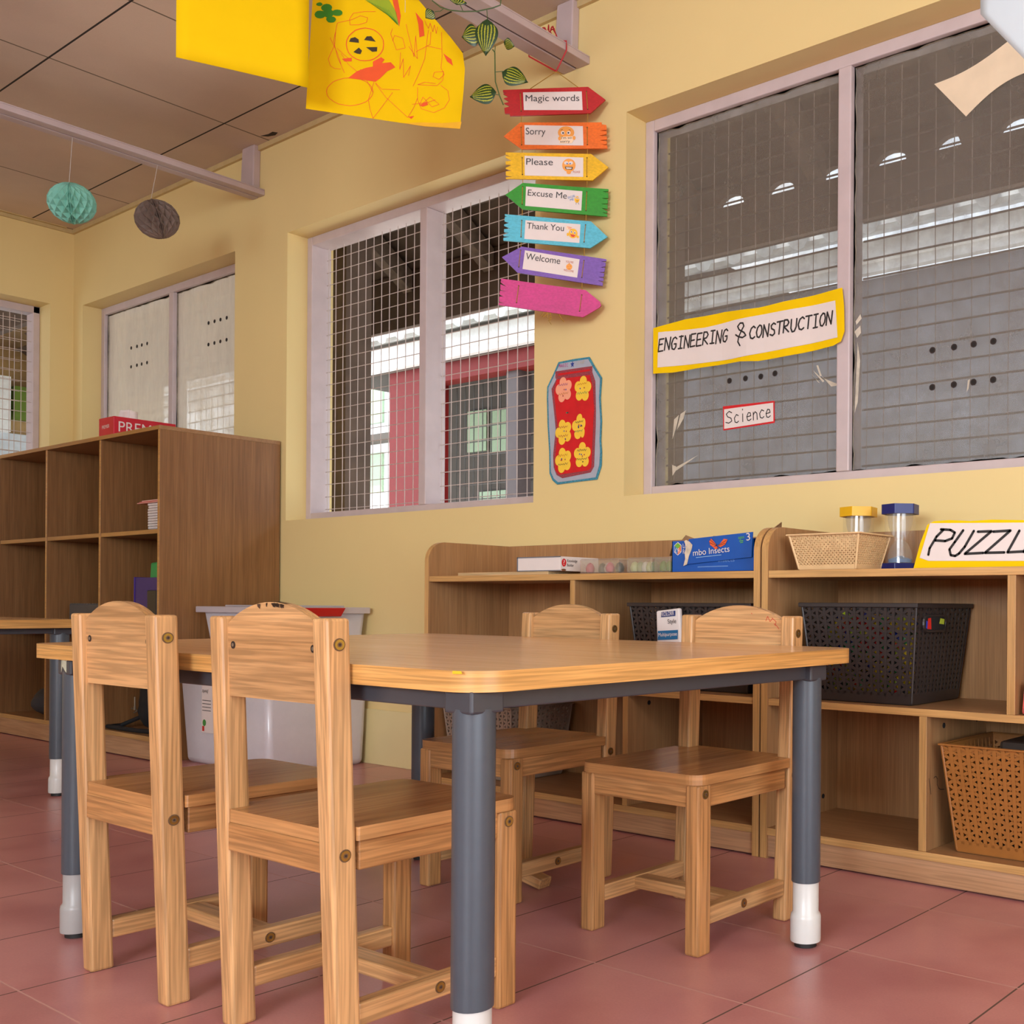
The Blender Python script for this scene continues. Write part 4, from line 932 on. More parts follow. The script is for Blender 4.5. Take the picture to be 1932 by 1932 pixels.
# packet leaning on the black basket
kp = thing('white_packet', 'white printed packet leaning against the black basket behind the far chair back', 'packet', (-1.76, 2.045, .3715))
MB().hexa([(-1.782, 2.034, .3715), (-1.700, 2.034, .3715), (-1.700, 2.052, .3715), (-1.782, 2.052, .3715)], [(-1.795, 2.040, .571), (-1.718, 2.040, .579), (-1.718, 2.052, .579), (-1.795, 2.052, .571)]).build('pouch', paper, kp, bevel=.004)
FK = frame((-1.795, 2.0325, .3715), (1, 0, 0), (0.0, 0.03, 1)); m = MB()
m.poly([(.020, .184), (.066, .188), (.066, .201), (.020, .197)], FK, .001, 0); text(m, 'KOLORR', FK, (.023, .1865), (.063, .190), .009, .0016, 1)
text(m, 'Style', FK, (.042, .168), (.070, .170), .010, .001, 2)
m.poly([(.010, .126), (.076, .130), (.076, .153), (.010, .149)], FK, .001, 3); text(m, 'Multipurpose', FK, (.013, .135), (.074, .139), .008, .0016, 1)
m.disc(.030, .108, .009, FK, .001, 2); m.disc(.030, .109, .006, FK, .0014, 1); m.poly([(.05, .100), (.072, .101), (.072, .116), (.05, .115)], FK, .001, 2)
m.build('print', [plain('print_navy', S(30, 50, 110)), paper, ink2, plain('print_teal_blue', S(20, 100, 150))], kp)

# ================================================================ hanging word sign
SO = Vector((-2.37253, 2.22823, 0))
FS = frame(SO, RV, (0, 0, 1))
sg = thing('word_sign', 'ladder of seven coloured wooden arrows with polite words, tied to the beam', 'hanging sign', (SO.x, SO.y, 1.42))
BOARDS = {"red":[[[-158,2126],[-31,2132],[97,2137],[149,2099],[104,2058],[-137,2048],[-137,2055],[-152,2055],[-154,2072],[-137,2077],[-155,2086],[-139,2091],[-156,2101],[-142,2105],[-158,2115],[-146,2117],[-158,2119]],[[-98,2119],[78,2123],[81,2067],[-95,2066]],[[-106,2116],[-103,2063],[92,2123],[96,2070]]],"orange":[[[-155,1987],[-106,2029],[138,2031],[138,2025],[152,2023],[153,2009],[132,2007],[153,2004],[153,1996],[131,1991],[154,1989],[154,1980],[133,1977],[154,1974],[154,1966],[140,1964],[155,1961],[155,1953],[-101,1949]],[[-93,2021],[82,2019],[84,1961],[-92,1962]],[[-103,2014],[-101,1962],[95,2015],[96,1964]]],"yellow":[[[-149,1939],[107,1936],[159,1897],[112,1857],[-148,1860],[-148,1864],[-129,1866],[-148,1870],[-148,1882],[-130,1884],[-148,1890],[-148,1893],[-131,1901],[-148,1903],[-149,1912],[-131,1914],[-149,1924],[-149,1928],[-133,1926],[-149,1932]],[[-92,1929],[84,1925],[84,1867],[-91,1870]],[[-99,1923],[-98,1873],[95,1924],[95,1868]]],"green":[[[-149,1812],[-97,1848],[160,1831],[159,1824],[142,1824],[159,1820],[159,1804],[138,1804],[158,1800],[157,1788],[137,1787],[157,1784],[157,1772],[140,1774],[157,1764],[156,1760],[142,1761],[156,1756],[156,1749],[-98,1769]],[[-87,1837],[82,1824],[79,1766],[-89,1779]],[[-97,1836],[-98,1784],[95,1822],[93,1766]]],"cyan":[[[-150,1754],[108,1734],[158,1688],[106,1654],[-154,1675],[-154,1683],[-136,1686],[-154,1689],[-154,1692],[-137,1698],[-152,1700],[-152,1709],[-133,1711],[-152,1719],[-152,1723],[-137,1728],[-151,1733],[-150,1745],[-142,1747],[-150,1749]],[[-88,1736],[77,1725],[74,1669],[-91,1680]],[[-99,1735],[-101,1686],[92,1723],[88,1672]]],"purple":[[[-158,1625],[-99,1657],[155,1621],[154,1615],[138,1615],[153,1611],[152,1599],[137,1597],[151,1595],[149,1583],[133,1582],[149,1579],[147,1568],[130,1568],[147,1564],[146,1555],[130,1557],[145,1551],[144,1541],[-111,1579]],[[-89,1646],[75,1620],[68,1565],[-96,1590]],[[-102,1646],[-107,1596],[88,1616],[82,1566]]],"pink":[[[-160,1561],[94,1528],[137,1493],[140,1482],[135,1476],[86,1447],[-167,1482],[-166,1489],[-148,1486],[-165,1492],[-165,1507],[-153,1508],[-164,1513],[-163,1525],[-143,1522],[-162,1528],[-162,1544],[-143,1536],[-161,1550],[-161,1554],[-147,1548],[-160,1555]],None,[[-107,1539],[-113,1489],[82,1513],[76,1465]]]}
bcol = dict(red=S(190, 18, 22), orange=S(236, 108, 10), yellow=S(240, 186, 0), green=S(44, 150, 30), cyan=S(86, 186, 208), purple=S(116, 78, 164), pink=S(196, 46, 122))
TX = dict(red=('Magic words', (-90, 2092), (71, 2094), 17), orange=('Sorry', (-89, 1993), (-30, 1992), 18), yellow=('Please', (-87, 1902), (-7, 1901), 17.5), green=('Excuse Me', (-82, 1810), (35, 1801), 16.5),
          cyan=('Thank You', (-84, 1711), (27, 1704), 16.5), purple=('Welcome', (-87, 1619), (16, 1605), 17.5))
orange_em = plain('face_orange', S(240, 160, 70), .6); yellow_em = plain('face_yellow', S(246, 186, 40), .6); blue_tx = plain('blue_print', S(50, 110, 180), .6); brown_tx = plain('brown_print', S(190, 96, 50), .6); pale_sign = plain('pale_note', S(244, 214, 180), .7); red_tx = plain('red_mouth', S(220, 70, 50), .6)
EM = [orange_em, yellow_em, paper, ink, pale_sign, blue_tx, brown_tx, red_tx]
def board_paint(c): return wood('board_paint', [tuple(q*.88 for q in c[:3])+(1,), c, tuple(min(1, q*1.06) for q in c[:3])+(1,)], 0, .5, fine=200, pore=.92)
for nm, (ol, pp, cd) in BOARDS.items():
    m = MB(); m.prism([FS(x, z, -.001) for x, z in mm(ol)], FS(0, 0, -.007)-FS(0, 0, -.001))
    bd = m.build('arrow_board', board_paint(bcol[nm]), sg, bevel=.0008, label=nm+' arrow board')
    m = MB()
    cds = mm(cd)
    for a, b in ((cds[0], cds[1]), (cds[2], cds[3])): m.tube([FS(*a, .0003), FS(*b, .0003)], .0011, 5)
    for a in cds: m.disc(a[0], a[1], .0021, FS, -.0005, 1)
    m.build('cord_stitch', [gold_cord, hole_m], bd)
    if not pp: continue
    m = MB(); m.poly(mm(pp), FS, -.0006); lb = m.build('paper_label', paper, bd)
    m = MB(); t_, a, b, hh = TX[nm]; text(m, t_, FS, (a[0]/1000, a[1]/1000), (b[0]/1000, b[1]/1000), hh/1000, .0002); m.build('lettering', ink2, lb)
    m = MB(); E3 = .0002
    d_ = lambda x, z, r, mi, e, ry=None: m.disc(x/1000, z/1000, r/1000, FS, E3+e*.0003, mi, None if ry is None else ry/1000)
    if nm == 'orange':
        d_(32, 1999, 24.5, 0, 0, 19); d_(22, 1998, 5.5, 2, 1); d_(40, 1998, 5.5, 2, 1); d_(23, 1997.5, 2.6, 3, 2); d_(39, 1998, 2.6, 3, 2)
        m.poly(mm([[14, 1986], [56, 1988], [55, 1976], [50, 1967], [12, 1966]]), FS, E3+.0006, 4); d_(13, 1981, 4.5, 0, 3, 6); d_(56, 1983, 4.5, 0, 3, 6)
        text(m, "I'm so", FS, (.018, 1.9790), (.049, 1.9805), .0065, E3+.001, 3); text(m, 'sorry', FS, (.015, 1.9685), (.044, 1.9695), .0065, E3+.001, 3)
        m.stroke(mm([[16, 2006], [22, 2008]]), .0012, FS, E3+.0004, 3); m.stroke(mm([[40, 2008], [46, 2006]]), .0012, FS, E3+.0004, 3)
    if nm == 'yellow':
        d_(41, 1901, 20, 0, 0); d_(41, 1880, 7, 0, 1, 5.5); d_(33, 1908, 6.5, 2, 1, 5); d_(47, 1908, 6.5, 2, 1, 5); d_(36, 1906, 2.2, 5, 2); d_(45, 1906, 2.2, 5, 2)
        m.poly(mm([[29, 1897], [53, 1896], [51, 1888], [32, 1889]]), FS, E3+.0003, 3); m.poly(mm([[32, 1895], [50, 1894], [49, 1890], [34, 1890]]), FS, E3+.0006, 2)
        text(m, 'PLEASE', FS, (.054, 1.8785), (.075, 1.8785), .0055, E3, 6)
    if nm == 'green':
        d_(66, 1799, 7.5, 1, 0, 10); d_(64, 1804, 2.8, 2, 1); d_(70, 1803, 2.8, 2, 1); d_(64.5, 1804, 1.1, 3, 2); d_(69.5, 1803, 1.1, 3, 2); m.stroke(mm([[64, 1796], [67, 1794], [70, 1796]]), .001, FS, E3+.0006, 3)
        m.stroke(mm([[64, 1790], [63, 1784]]), .001, FS, E3, 3); m.stroke(mm([[69, 1790], [72, 1784]]), .001, FS, E3, 3)
        text(m, 'EXCUSE', FS, (.040, 1.801), (.060, 1.807), .0055, E3, 5); text(m, 'ME', FS, (.046, 1.794), (.057, 1.797), .0055, E3, 5)
    if nm == 'cyan':
        d_(55, 1697, 13.5, 1, 0, 14.5); d_(50, 1702, 3.3, 2, 1, 4); d_(60, 1699, 3.3, 2, 1, 4); d_(50, 1701.5, 1.7, 3, 2); d_(60, 1698.5, 1.7, 3, 2)
        m.poly(mm([[46, 1695], [62, 1692], [58, 1686], [51, 1687]]), FS, E3+.0004, 7); d_(39, 1694, 3, 1, 1, 5); d_(69, 1687, 3.5, 1, 1, 4)
        m.poly(mm([[35, 1720], [52, 1716], [51, 1706], [34, 1710]]), FS, E3, 4); text(m, 'THANK', FS, (.037, 1.7150), (.050, 1.7120), .003, E3+.0004, 7); text(m, 'YOU', FS, (.040, 1.7105), (.048, 1.7085), .003, E3+.0004, 7)
    if nm == 'purple':
        d_(44, 1597, 9.2, 0, 0); m.stroke(mm([[39, 1598], [42, 1597]]), .001, FS, E3+.0004, 6); m.stroke(mm([[46, 1598], [49, 1598]]), .001, FS, E3+.0004, 6); m.stroke(mm([[41, 1592], [44, 1591], [47, 1592.5]]), .001, FS, E3+.0004, 6)
        m.poly(mm([[41, 1605], [44, 1609], [47, 1605]]), FS, E3, 0)
        text(m, "YOU'RE", FS, (.033, 1.610), (.056, 1.607), .0055, E3, 6); text(m, 'WELCOME', FS, (.027, 1.585), (.057, 1.580), .0055, E3, 6)
    if len(m.v): m.build('printed_face', EM, lb)
bl = list(BOARDS.values())
for side in (0, 1):
    for k in range(6):
        a = mm(bl[k][2])[side*2+1]; b = mm(bl[k+1][2])[side*2]
        MB().tube([FS(a[0], a[1]-.001, -.004), FS(b[0], b[1]+.001, -.004)], .0012, 5).build('link_cord', gold_cord, sg)
for x, z in ((-.077, 2.131), (.067, 2.136)): MB().tube([FS(.001, 2.182, 0), FS(x, z, -.003)], .0012, 5).build('hanging_cord', gold_cord, sg)
m = MB()
for st in ([[-12, 1468], [-21, 1459], [-32, 1461], [-40, 1450], [-34, 1447], [-22, 1458]], [[-14, 1466], [-10, 1450], [-16, 1440], [-22, 1446], [-20, 1460]], [[-14, 1460], [-9, 1444], [-13, 1438], [-18, 1438], [-9, 1425]], [[12, 1462], [18, 1446], [29, 1434]]):
    m.tube([FS(x, z, -.004) for x, z in mm(st)], .0013, 5)
m.build('knot_tails', gold_cord, sg)
m = MB(); P0 = FS(.001, 2.182, 0); bxa, bxb, bz = -2.458, -2.339, 2.2395; by = P0.y
m.tube([P0, Vector((bxa, by-.03, bz)), Vector((bxa, by-.03, bz+.028)), Vector((-2.40, by-.02, bz+.031)), Vector((bxb, by+.01, bz+.028)), Vector((bxb, by+.01, bz)), P0], .0022, 6)
c_ = Vector((-2.392, by-.01, bz+.050))
for k in range(7):
    a = k*.9; m.tube([c_+Vector((.026*math.cos(a)*t, .026*math.sin(a)*t, .016*math.sin(PI*t)+.010*math.sin(k+3*t))) for t in (0, .3, .6, .9, 1.0, .8, .4, .1)], .0017, 5)
m.build('red_tie', red_cord, sg)

# ================================================================ paper jar on the wall
jr = thing('paper_jar', 'red paper jar poster with glittery grey border and flower cut-outs on the yellow wall', 'poster', (-2.39, 2.338, .955))
FJ = frame((0, 2.338, 0), (1, 0, 0), (0, 0, 1))
JO = mm([[-2467, 1344], [-2401, 1345], [-2332, 1343], [-2306, 1307], [-2279, 1273], [-2284, 1211], [-2278, 1141], [-2281, 1083], [-2277, 1048], [-2278, 1006], [-2296, 966], [-2384, 964], [-2469, 961], [-2490, 975], [-2504, 998], [-2506, 1066], [-2514, 1151], [-2518, 1236], [-2517, 1272], [-2489, 1310]])
JG = mm([[-2460, 1338], [-2401, 1338], [-2337, 1337], [-2312, 1303], [-2286, 1271], [-2290, 1212], [-2284, 1141], [-2287, 1083], [-2284, 1048], [-2287, 1009], [-2302, 973], [-2384, 970], [-2464, 968], [-2484, 981], [-2497, 1002], [-2499, 1065], [-2507, 1150], [-2511, 1235], [-2510, 1269], [-2484, 1305]])
JR = mm([[-2479, 1316], [-2401, 1315], [-2318, 1313], [-2318, 1294], [-2305, 1265], [-2302, 1178], [-2302, 1131], [-2308, 1006], [-2322, 989], [-2445, 979], [-2471, 991], [-2484, 1016], [-2487, 1052], [-2476, 1135], [-2483, 1184], [-2496, 1263], [-2474, 1292], [-2479, 1294]])
JB = mm([[-2472, 1290], [-2328, 1287], [-2315, 1247], [-2309, 1179], [-2312, 1144], [-2319, 1004], [-2332, 996], [-2459, 991], [-2476, 1005], [-2478, 1039], [-2466, 1135], [-2474, 1184], [-2484, 1251]])
JT = mm([[-2468, 1301], [-2328, 1299], [-2328, 1305], [-2464, 1308]])
glb = plain('blue_glitter', S(60, 136, 158), .35, vary=.6, scale=420); glr = plain('rose_glitter', S(150, 62, 74), .35, vary=.6, scale=420); redp = plain('red_crepe_paper', S(206, 16, 26), .6, vary=.08)
m = MB(); m.prism([FJ(x, z, .0005) for x, z in JO], (0, -.0012, 0)); bs = m.build('glitter_border', glb, jr)
m = MB(); m.poly(JG, FJ, .0022); m.build('grey_card', plain('grey_card', S(168, 172, 184), .6), jr)
m = MB(); m.poly(JR, FJ, .0028); m.build('jar_outline', glr, jr)
m = MB(); m.poly(JB, FJ, .0034); m.poly(JT, FJ, .0034); m.build('red_body', redp, jr)
pens = [plain('pen_%d' % i, c, .6) for i, c in enumerate((S(120, 50, 130), S(190, 120, 30), S(60, 130, 90), S(30, 40, 50), S(170, 50, 60), S(40, 70, 160)))]
m = MB(); hand(m, 'MAGIC', FJ, (-2.464, 1.3265), (-2.423, 1.325), .0095, .0014, 0, .0030); hand(m, 'JAR', FJ, (-2.383, 1.325), (-2.352, 1.324), .0095, .0010, 1, .0030)
st = [(-2.404+.0095*(1 if k % 2 == 0 else .42)*math.sin(k*PI/5), 1.329+.0115*(1 if k % 2 == 0 else .42)*math.cos(k*PI/5)) for k in range(10)]
m.poly(st, FJ, .0030, 2); m.build('lettering', [plain('magenta_pen', S(190, 60, 140)), plain('faint_ochre_pen', S(190, 170, 140)), plain('navy_star', S(34, 60, 140))], jr)
yf = plain('yellow_flower', S(246, 202, 60), .6, vary=.03); pf = plain('peach_flower', S(246, 166, 130), .6, vary=.03); fl_w = .0335
for k, (x, z, rot) in enumerate(((-2439, 1254, .2), (-2357, 1247, -.1), (-2439, 1122, .3), (-2366, 1132, .1), (-2439, 1034, .25), (-2357, 1044, 0))):
    x, z = x/1000, z/1000; m = MB(); pts = []
    for q in range(60):
        a = 2*PI*q/60; r = .0355*(.70+.33*abs(math.cos(2.5*(a-rot-PI/2)))**.75); X = r*math.cos(a)*(.62 if k == 3 and math.cos(a) > 0 else 1)
        pts.append((x+X, z+r*math.sin(a)*1.1))
    m.prism([FJ(a, b, .0040) for a, b in pts], (0, -.0008, 0)); fl = m.build('flower_cutout', pf if k == 0 else yf, jr, label='peach flower' if k == 0 else None)
    m = MB(); squiggle(m, FJ, x-.022, x+(.012 if k == 3 else .018), z+.016, .008, .0012, (0, 1, 4, 3, 1, 3)[k], .0054); squiggle(m, FJ, x-.024, x+(.010 if k == 3 else .020), z-.012, .008, .0012, (1, 2, 4, 2, 3, 3)[k], .0054)
    rn = random.Random(k)
    for q in range((3, 2, 4, 7, 4, 5)[k]): m.disc(x+rn.uniform(-.014, .014), z+rn.choice((.004, .0, -.022, .002))+rn.uniform(-.003, .003), .0023, FJ, .0054, rn.choice((3, 4, 4, 5)))
    m.build('handwriting', pens, fl)
m = MB()
for dx, c in ((0, 2), (.005, 3), (.010, 4)): m.disc(-2.427+dx, 1.181, .0026, FJ, .0040, c)
m.build('sequin', pens, jr)

# ================================================================ notices on the big window
FBn = frame((0, 2.4165, 0), (1, 0, 0), (0, 0, 1))
bn = thing('banner', 'yellow and white ENGINEERING & CONSTRUCTION banner taped across the dusty window', 'banner', (-1.81, 2.416, 1.27))
BY = mm([[-2138, 1418], [-2094, 1421], [-2018, 1428], [-1943, 1426], [-1871, 1427], [-1805, 1422], [-1749, 1419], [-1665, 1423], [-1584, 1425], [-1476, 1430], [-1470, 1382], [-1468, 1313], [-1479, 1288], [-1504, 1280], [-1603, 1274], [-1684, 1271], [-1748, 1270], [-1812, 1277], [-1970, 1278], [-2064, 1276], [-2137, 1281]])
BW = mm([[-2116, 1402], [-1943, 1392], [-1835, 1397], [-1809, 1397], [-1497, 1399], [-1489, 1300], [-1680, 1292], [-1843, 1288], [-1970, 1291], [-2118, 1297]])
wv = lambda x: .003*math.sin(x*17)+.0015*math.sin(x*41)
FBw = lambda a, b, c=0.0: FBn(a, b, c+.004+wv(a))
def wavy(m, pts, eps, mi=0, th=.0008):
    bm = bmesh.new(); vs = [bm.verts.new((x, 0, z)) for x, z in pts]; bm.faces.new(vs)
    x0, x1 = min(p[0] for p in pts), max(p[0] for p in pts); k = x0+.03
    while k < x1-.005:
        bmesh.ops.bisect_plane(bm, geom=bm.verts[:]+bm.edges[:]+bm.faces[:], plane_co=(k, 0, 0), plane_no=(1, 0, 0)); k += .03
    bm.verts.index_update(); m.add([FBw(v.co.x, v.co.z, eps) for v in bm.verts], [[v.index for v in f.verts][::-1] for f in bm.faces], mi); bm.free(); return m
wavy(MB(), BY, 0).build('yellow_backing', yel_card, bn, solid=.0008)
bw_ = wavy(MB(), BW, .0016).build('white_strip', paper, bn, solid=.0005)
m = MB(); hand(m, 'ENGINEERING', FBw, (-2.113, 1.3445), (-1.857, 1.341), .036, .0046, 0, .0026, .10, .16); hand(m, '&', FBw, (-1.829, 1.322), (-1.790, 1.320), .064, .0046, 0, .0026, 0, 0); hand(m, 'CONSTRUCTION', FBw, (-1.776, 1.333), (-1.505, 1.339), .034, .0046, 0, .0026, .10, .16)
m.build('lettering', ink, bw_)
sc_ = thing('science_label', 'small white card in red frame with handwritten science on the dusty glass', 'label', (-1.777, 2.445, 1.09))
FSc = frame((0, 2.4462, 0), (1, 0, 0), (0, 0, 1)); off = lambda pts: [(x-.010, z) for x, z in mm(pts)]
m = MB(); m.prism([FSc(x, z, .001) for x, z in off([[-1889, 1164], [-1706, 1161], [-1705, 1099], [-1887, 1094]])], (0, -.0006, 0)); m.build('red_frame', red_card, sc_)
m = MB(); m.prism([FSc(x, z, .002) for x, z in off([[-1884, 1155], [-1710, 1156], [-1709, 1104], [-1883, 1098]])], (0, -.0004, 0)); wc = m.build('white_card', paper, sc_)
m = MB(); hand(m, 's', FSc, (-1.888, 1.112), (-1.861, 1.1125), .034, .0027, 0, .0030, 0, 0); hand(m, 'ciencE'.replace('E', 'e'), FSc, (-1.857, 1.1125), (-1.727, 1.117), .036, .0027, 0, .0030, 0, .2)
m.build('lettering', ink, wc)
# cream scrap stuck on the glass
crp = plain('cream_film', S(226, 206, 176), .6, vary=.06, scale=14)
m = MB()
def cs_(u, v):
    A, B, C, D = (-1.227, 1.913), (-1.139, 1.808), (-.96, 1.875), (-1.03, 1.962)
    x = (A[0]*(1-u)+D[0]*u)*(1-v)+(B[0]*(1-u)+C[0]*u)*v; z = (A[1]*(1-u)+D[1]*u)*(1-v)+(B[1]*(1-u)+C[1]*u)*v
    z += (-.012*math.sin(PI*u)*(1-v) + .018*math.sin(PI*u)*v); return Vector((x, 2.4440, z))
m.grid(cs_, 12, 6); tag(m.build('cream_paper', crp, solid=.0004), 'cream paper scrap stuck high on the dusty window pane', 'paper')

# ================================================================ sheets hanging overhead
bl_ = thing('yellow_sheet', 'blank bright yellow paper sheet hanging from the ceiling', 'paper', (-2.62, 1.41, 1.91))
d0 = Vector((.41307, .91070, 0)); o0 = Vector((-2.6799, 1.2747, 1.91)); n0 = Vector((d0.y, -d0.x, 0))
MB().grid(lambda u, v: o0+d0*(.298*u)+Vector((0, 0, .42*v))+n0*(.0025*math.sin(PI*u)), 10, 10).build('sheet', yel_card, bl_, smooth=True, solid=.0006)
dr = thing('drawing_sheet', 'yellow paper with orange crayon drawing of a round face, curling at one end', 'drawing', (-2.55, 1.76, 1.90))
d1 = Vector((.61389, .78939, 0)); o1 = Vector((-2.6693, 1.6070, 1.91))
bend = lambda s: .018*max(0, (s-.25)/.15)**2
FD = lambda a, b, c=0.0: o1 + d1*a + Vector((0, 0, b)) + Vector((d1.y, -d1.x, 0))*(c-bend(a)*0)
DRAW = {"outline":[[15,301],[162,326],[285,340],[370,251],[403,212],[409,169],[406,109],[397,0],[302,-6],[246,-5],[151,-3],[0,0]],"fold":[[397,0],[302,-6],[242,-11],[329,4],[400,23]],"strokes":[[[174,289],[144,284],[117,275],[108,259],[109,242],[131,246],[151,256],[154,269],[135,271],[113,257],[77,242],[68,192],[78,150],[96,110]],[[73,217],[71,183],[55,142],[60,124],[71,118],[87,119]],[[77,174],[96,158],[114,146]],[[59,200],[78,160],[87,132]],[[87,161],[105,135],[127,119]],[[218,250],[213,235],[228,193],[251,202],[244,228],[223,232],[218,216]],[[253,268],[257,247],[274,181],[278,240],[283,177],[260,208]],[[239,188],[237,141],[246,172],[247,120],[265,155],[260,127]],[[301,286],[311,265],[316,281],[323,258],[327,278],[332,254],[335,274]],[[346,261],[348,192],[345,162],[354,144],[340,129],[324,134],[328,147],[352,153],[350,128],[335,111],[284,106],[303,116],[331,116]],[[311,261],[302,180],[286,134],[272,100]],[[284,99],[284,64],[294,41],[327,35],[355,52],[368,76],[364,101],[345,113]],[[171,97],[157,46],[161,22],[169,-3],[192,32],[219,75]],[[175,95],[191,80],[238,85]],[[175,93],[201,60],[259,12],[275,43],[284,69]],[[270,50],[298,57],[317,77],[341,60],[322,50],[298,74],[289,50],[331,71]],[[127,117],[150,103],[169,67]],[[136,126],[168,106]],[[114,103],[155,128]],[[318,257],[316,222],[279,196]],[[309,216],[347,214]]],"circle":[[195,203],[194,191],[189,179],[181,169],[171,160],[160,154],[148,151],[135,150],[124,153],[114,158],[106,166],[102,176],[100,188],[101,199],[106,211],[114,221],[123,230],[135,236],[147,240],[159,240],[171,238],[181,232],[189,224],[194,214],[195,203]],"ellipse":[[169,70],[167,60],[161,50],[151,40],[139,33],[125,27],[110,23],[95,23],[81,24],[69,29],[59,35],[53,43],[51,53],[53,63],[59,72],[68,82],[80,89],[94,95],[109,99],[125,100],[139,98],[151,94],[161,87],[167,79],[169,70]],"black":[[[107,196],[111,206],[122,211],[131,206],[132,197]],[[145,207],[152,218],[163,220],[175,207]],[[118,170],[132,184],[140,177],[136,167],[127,167]],[[150,188],[179,193],[178,181],[166,178]]],"orange":[[[105,97],[127,119],[150,132],[168,138],[168,152],[189,167],[198,162],[191,151],[214,157],[226,145],[205,131],[187,109],[175,98],[146,98]],[[277,305],[297,283],[301,244],[288,237],[285,271]],[[351,203],[373,189],[377,172],[361,182]],[[260,14],[276,19],[268,9]],[[217,328],[231,331],[239,288],[235,258]],[[89,147],[114,154],[114,144],[96,141]],[[289,50],[308,63],[312,54],[298,47]]],"green":[[[64,281],[62,275],[57,270],[50,268],[43,268],[38,271],[36,276],[38,281],[43,286],[50,289],[57,289],[62,286]],[[49,260],[47,255],[42,250],[35,247],[27,247],[22,250],[20,255],[22,261],[27,266],[34,268],[42,268],[47,265]],[[90,272],[89,267],[84,263],[77,261],[70,261],[65,263],[63,267],[65,272],[70,276],[77,278],[84,278],[88,276]],[[74,251],[72,246],[68,242],[61,240],[55,240],[51,243],[49,247],[50,251],[55,255],[61,257],[68,257],[72,255]],[[40,286],[39,284],[36,281],[32,280],[28,280],[25,281],[24,283],[25,286],[28,288],[32,290],[36,290],[39,288]],[[68,267],[66,260],[61,255],[55,252],[48,253],[43,257],[41,262],[43,269],[48,274],[54,277],[61,276],[66,272]]],"lime":[[[147,316],[208,327],[227,296],[235,258],[222,275],[185,301]]]}
def dsheet(m, pts, eps, mi=0):
    m.prism([FD(x, z, eps) for x, z in pts], FD(0, 0, -.0007)-FD(0, 0, 0), mi); return m
dsheet(MB(), mm(DRAW['outline']), 0).build('sheet', plain('yellow_drawing_paper', (.84, .535, .002, 1), .8, vary=.03, scale=8, Specular_IOR_Level=.12), dr)
crayon = [plain('orange_crayon', S(232, 84, 24), .7), plain('black_crayon', S(58, 44, 22), .7), plain('green_crayon', S(52, 130, 16), .7), plain('lime_crayon', S(150, 170, 20), .7), plain('fold_yellow', S(232, 172, 8), .6)]
m = MB()
m.poly(mm([[397, 0], [302, -6], [246, -5], [300, 4], [350, 9], [401, 20]]), FD, .0006, 4)
m.build('folded_edge', crayon, dr)
m = MB()
for st in DRAW['strokes']: m.stroke(mm(st), .0012, FD, .0008, 0)
m.stroke(mm(DRAW['circle']), .0022, FD, .0008, 0); m.stroke(mm(DRAW['ellipse']), .0014, FD, .0008, 0)
for q in DRAW['black']: m.poly(mm(q), FD, .0010, 1)
for q in DRAW['orange']: m.poly(mm(q), FD, .0009, 0)
for q in DRAW['green']: m.poly(mm(q), FD, .0009+random.random()*.0002, 2)
for q in DRAW['lime']: m.poly(mm(q), FD, .0009, 3)
for k in range(9): m.stroke([(.150+k*.007, .315-.002*k), (.205+k*.003, .285-k*.002), (.231, .262)], .0007, FD, .0013, 2)
m.build('crayon_drawing', crayon, dr)
m = MB()      # threads up to the ceiling
for p in (o0+d0*.03+Vector((0, 0, .41)), o0+d0*.27+Vector((0, 0, .41))): m.tube([p, Vector((p.x, p.y, CEIL))], .0006, 4)
m.build('hanging_thread', white_pl, bl_)
m = MB()
for s_ in (.02, .25): p = FD(s_, .30); m.tube([p, Vector((p.x, p.y, CEIL))], .0006, 4)
m.build('hanging_thread', white_pl, dr)
# glossy white curled card, upper corner near the big window
wcard = thing('white_card', 'glossy white curled card with pink loop mark, hanging before the big window', 'card', (-.62, 1.62, 1.44))
pc = [Vector((-.7151, 1.6, 1.60)), Vector((-.7213, 1.6, 1.5448)), Vector((-.647, 1.6, 1.4436))]
def wc_(u, v):
    base = pc[1]; e1 = Vector((.0, -.02, .26)); e2 = Vector((.235, .05, -.300))
    p = base+e2*u+e1*v; bulge = .010*math.sin(PI*min(1, u*1.1)); p += Vector((.0, -1, .15))*bulge*(1-.4*v); p.x += .055*v*(1-u)*v; return p
wg = plain('glossy_white_card', S(188, 199, 203), .22, vary=.01)
MB().grid(wc_, 16, 16).build('sheet', wg, wcard, smooth=True, solid=.0012)
m = MB(); lp = [(.10, .72), (.13, .52), (.17, .42), (.22, .42), (.24, .55), (.22, .75)]
for i in range(len(lp)-1):
    a, b = wc_(*lp[i]), wc_(*lp[i+1]); m.tube([a+Vector((.001, -.002, .0005)), b+Vector((.001, -.002, .0005))], .0014, 5)
m.build('pink_loop', plain('pale_pink_print', S(236, 208, 204), .4), wcard)
p = wc_(.2, 1); m = MB().tube([p, Vector((p.x, p.y, CEIL))], .0006, 4); m.build('hanging_thread', white_pl, wcard)

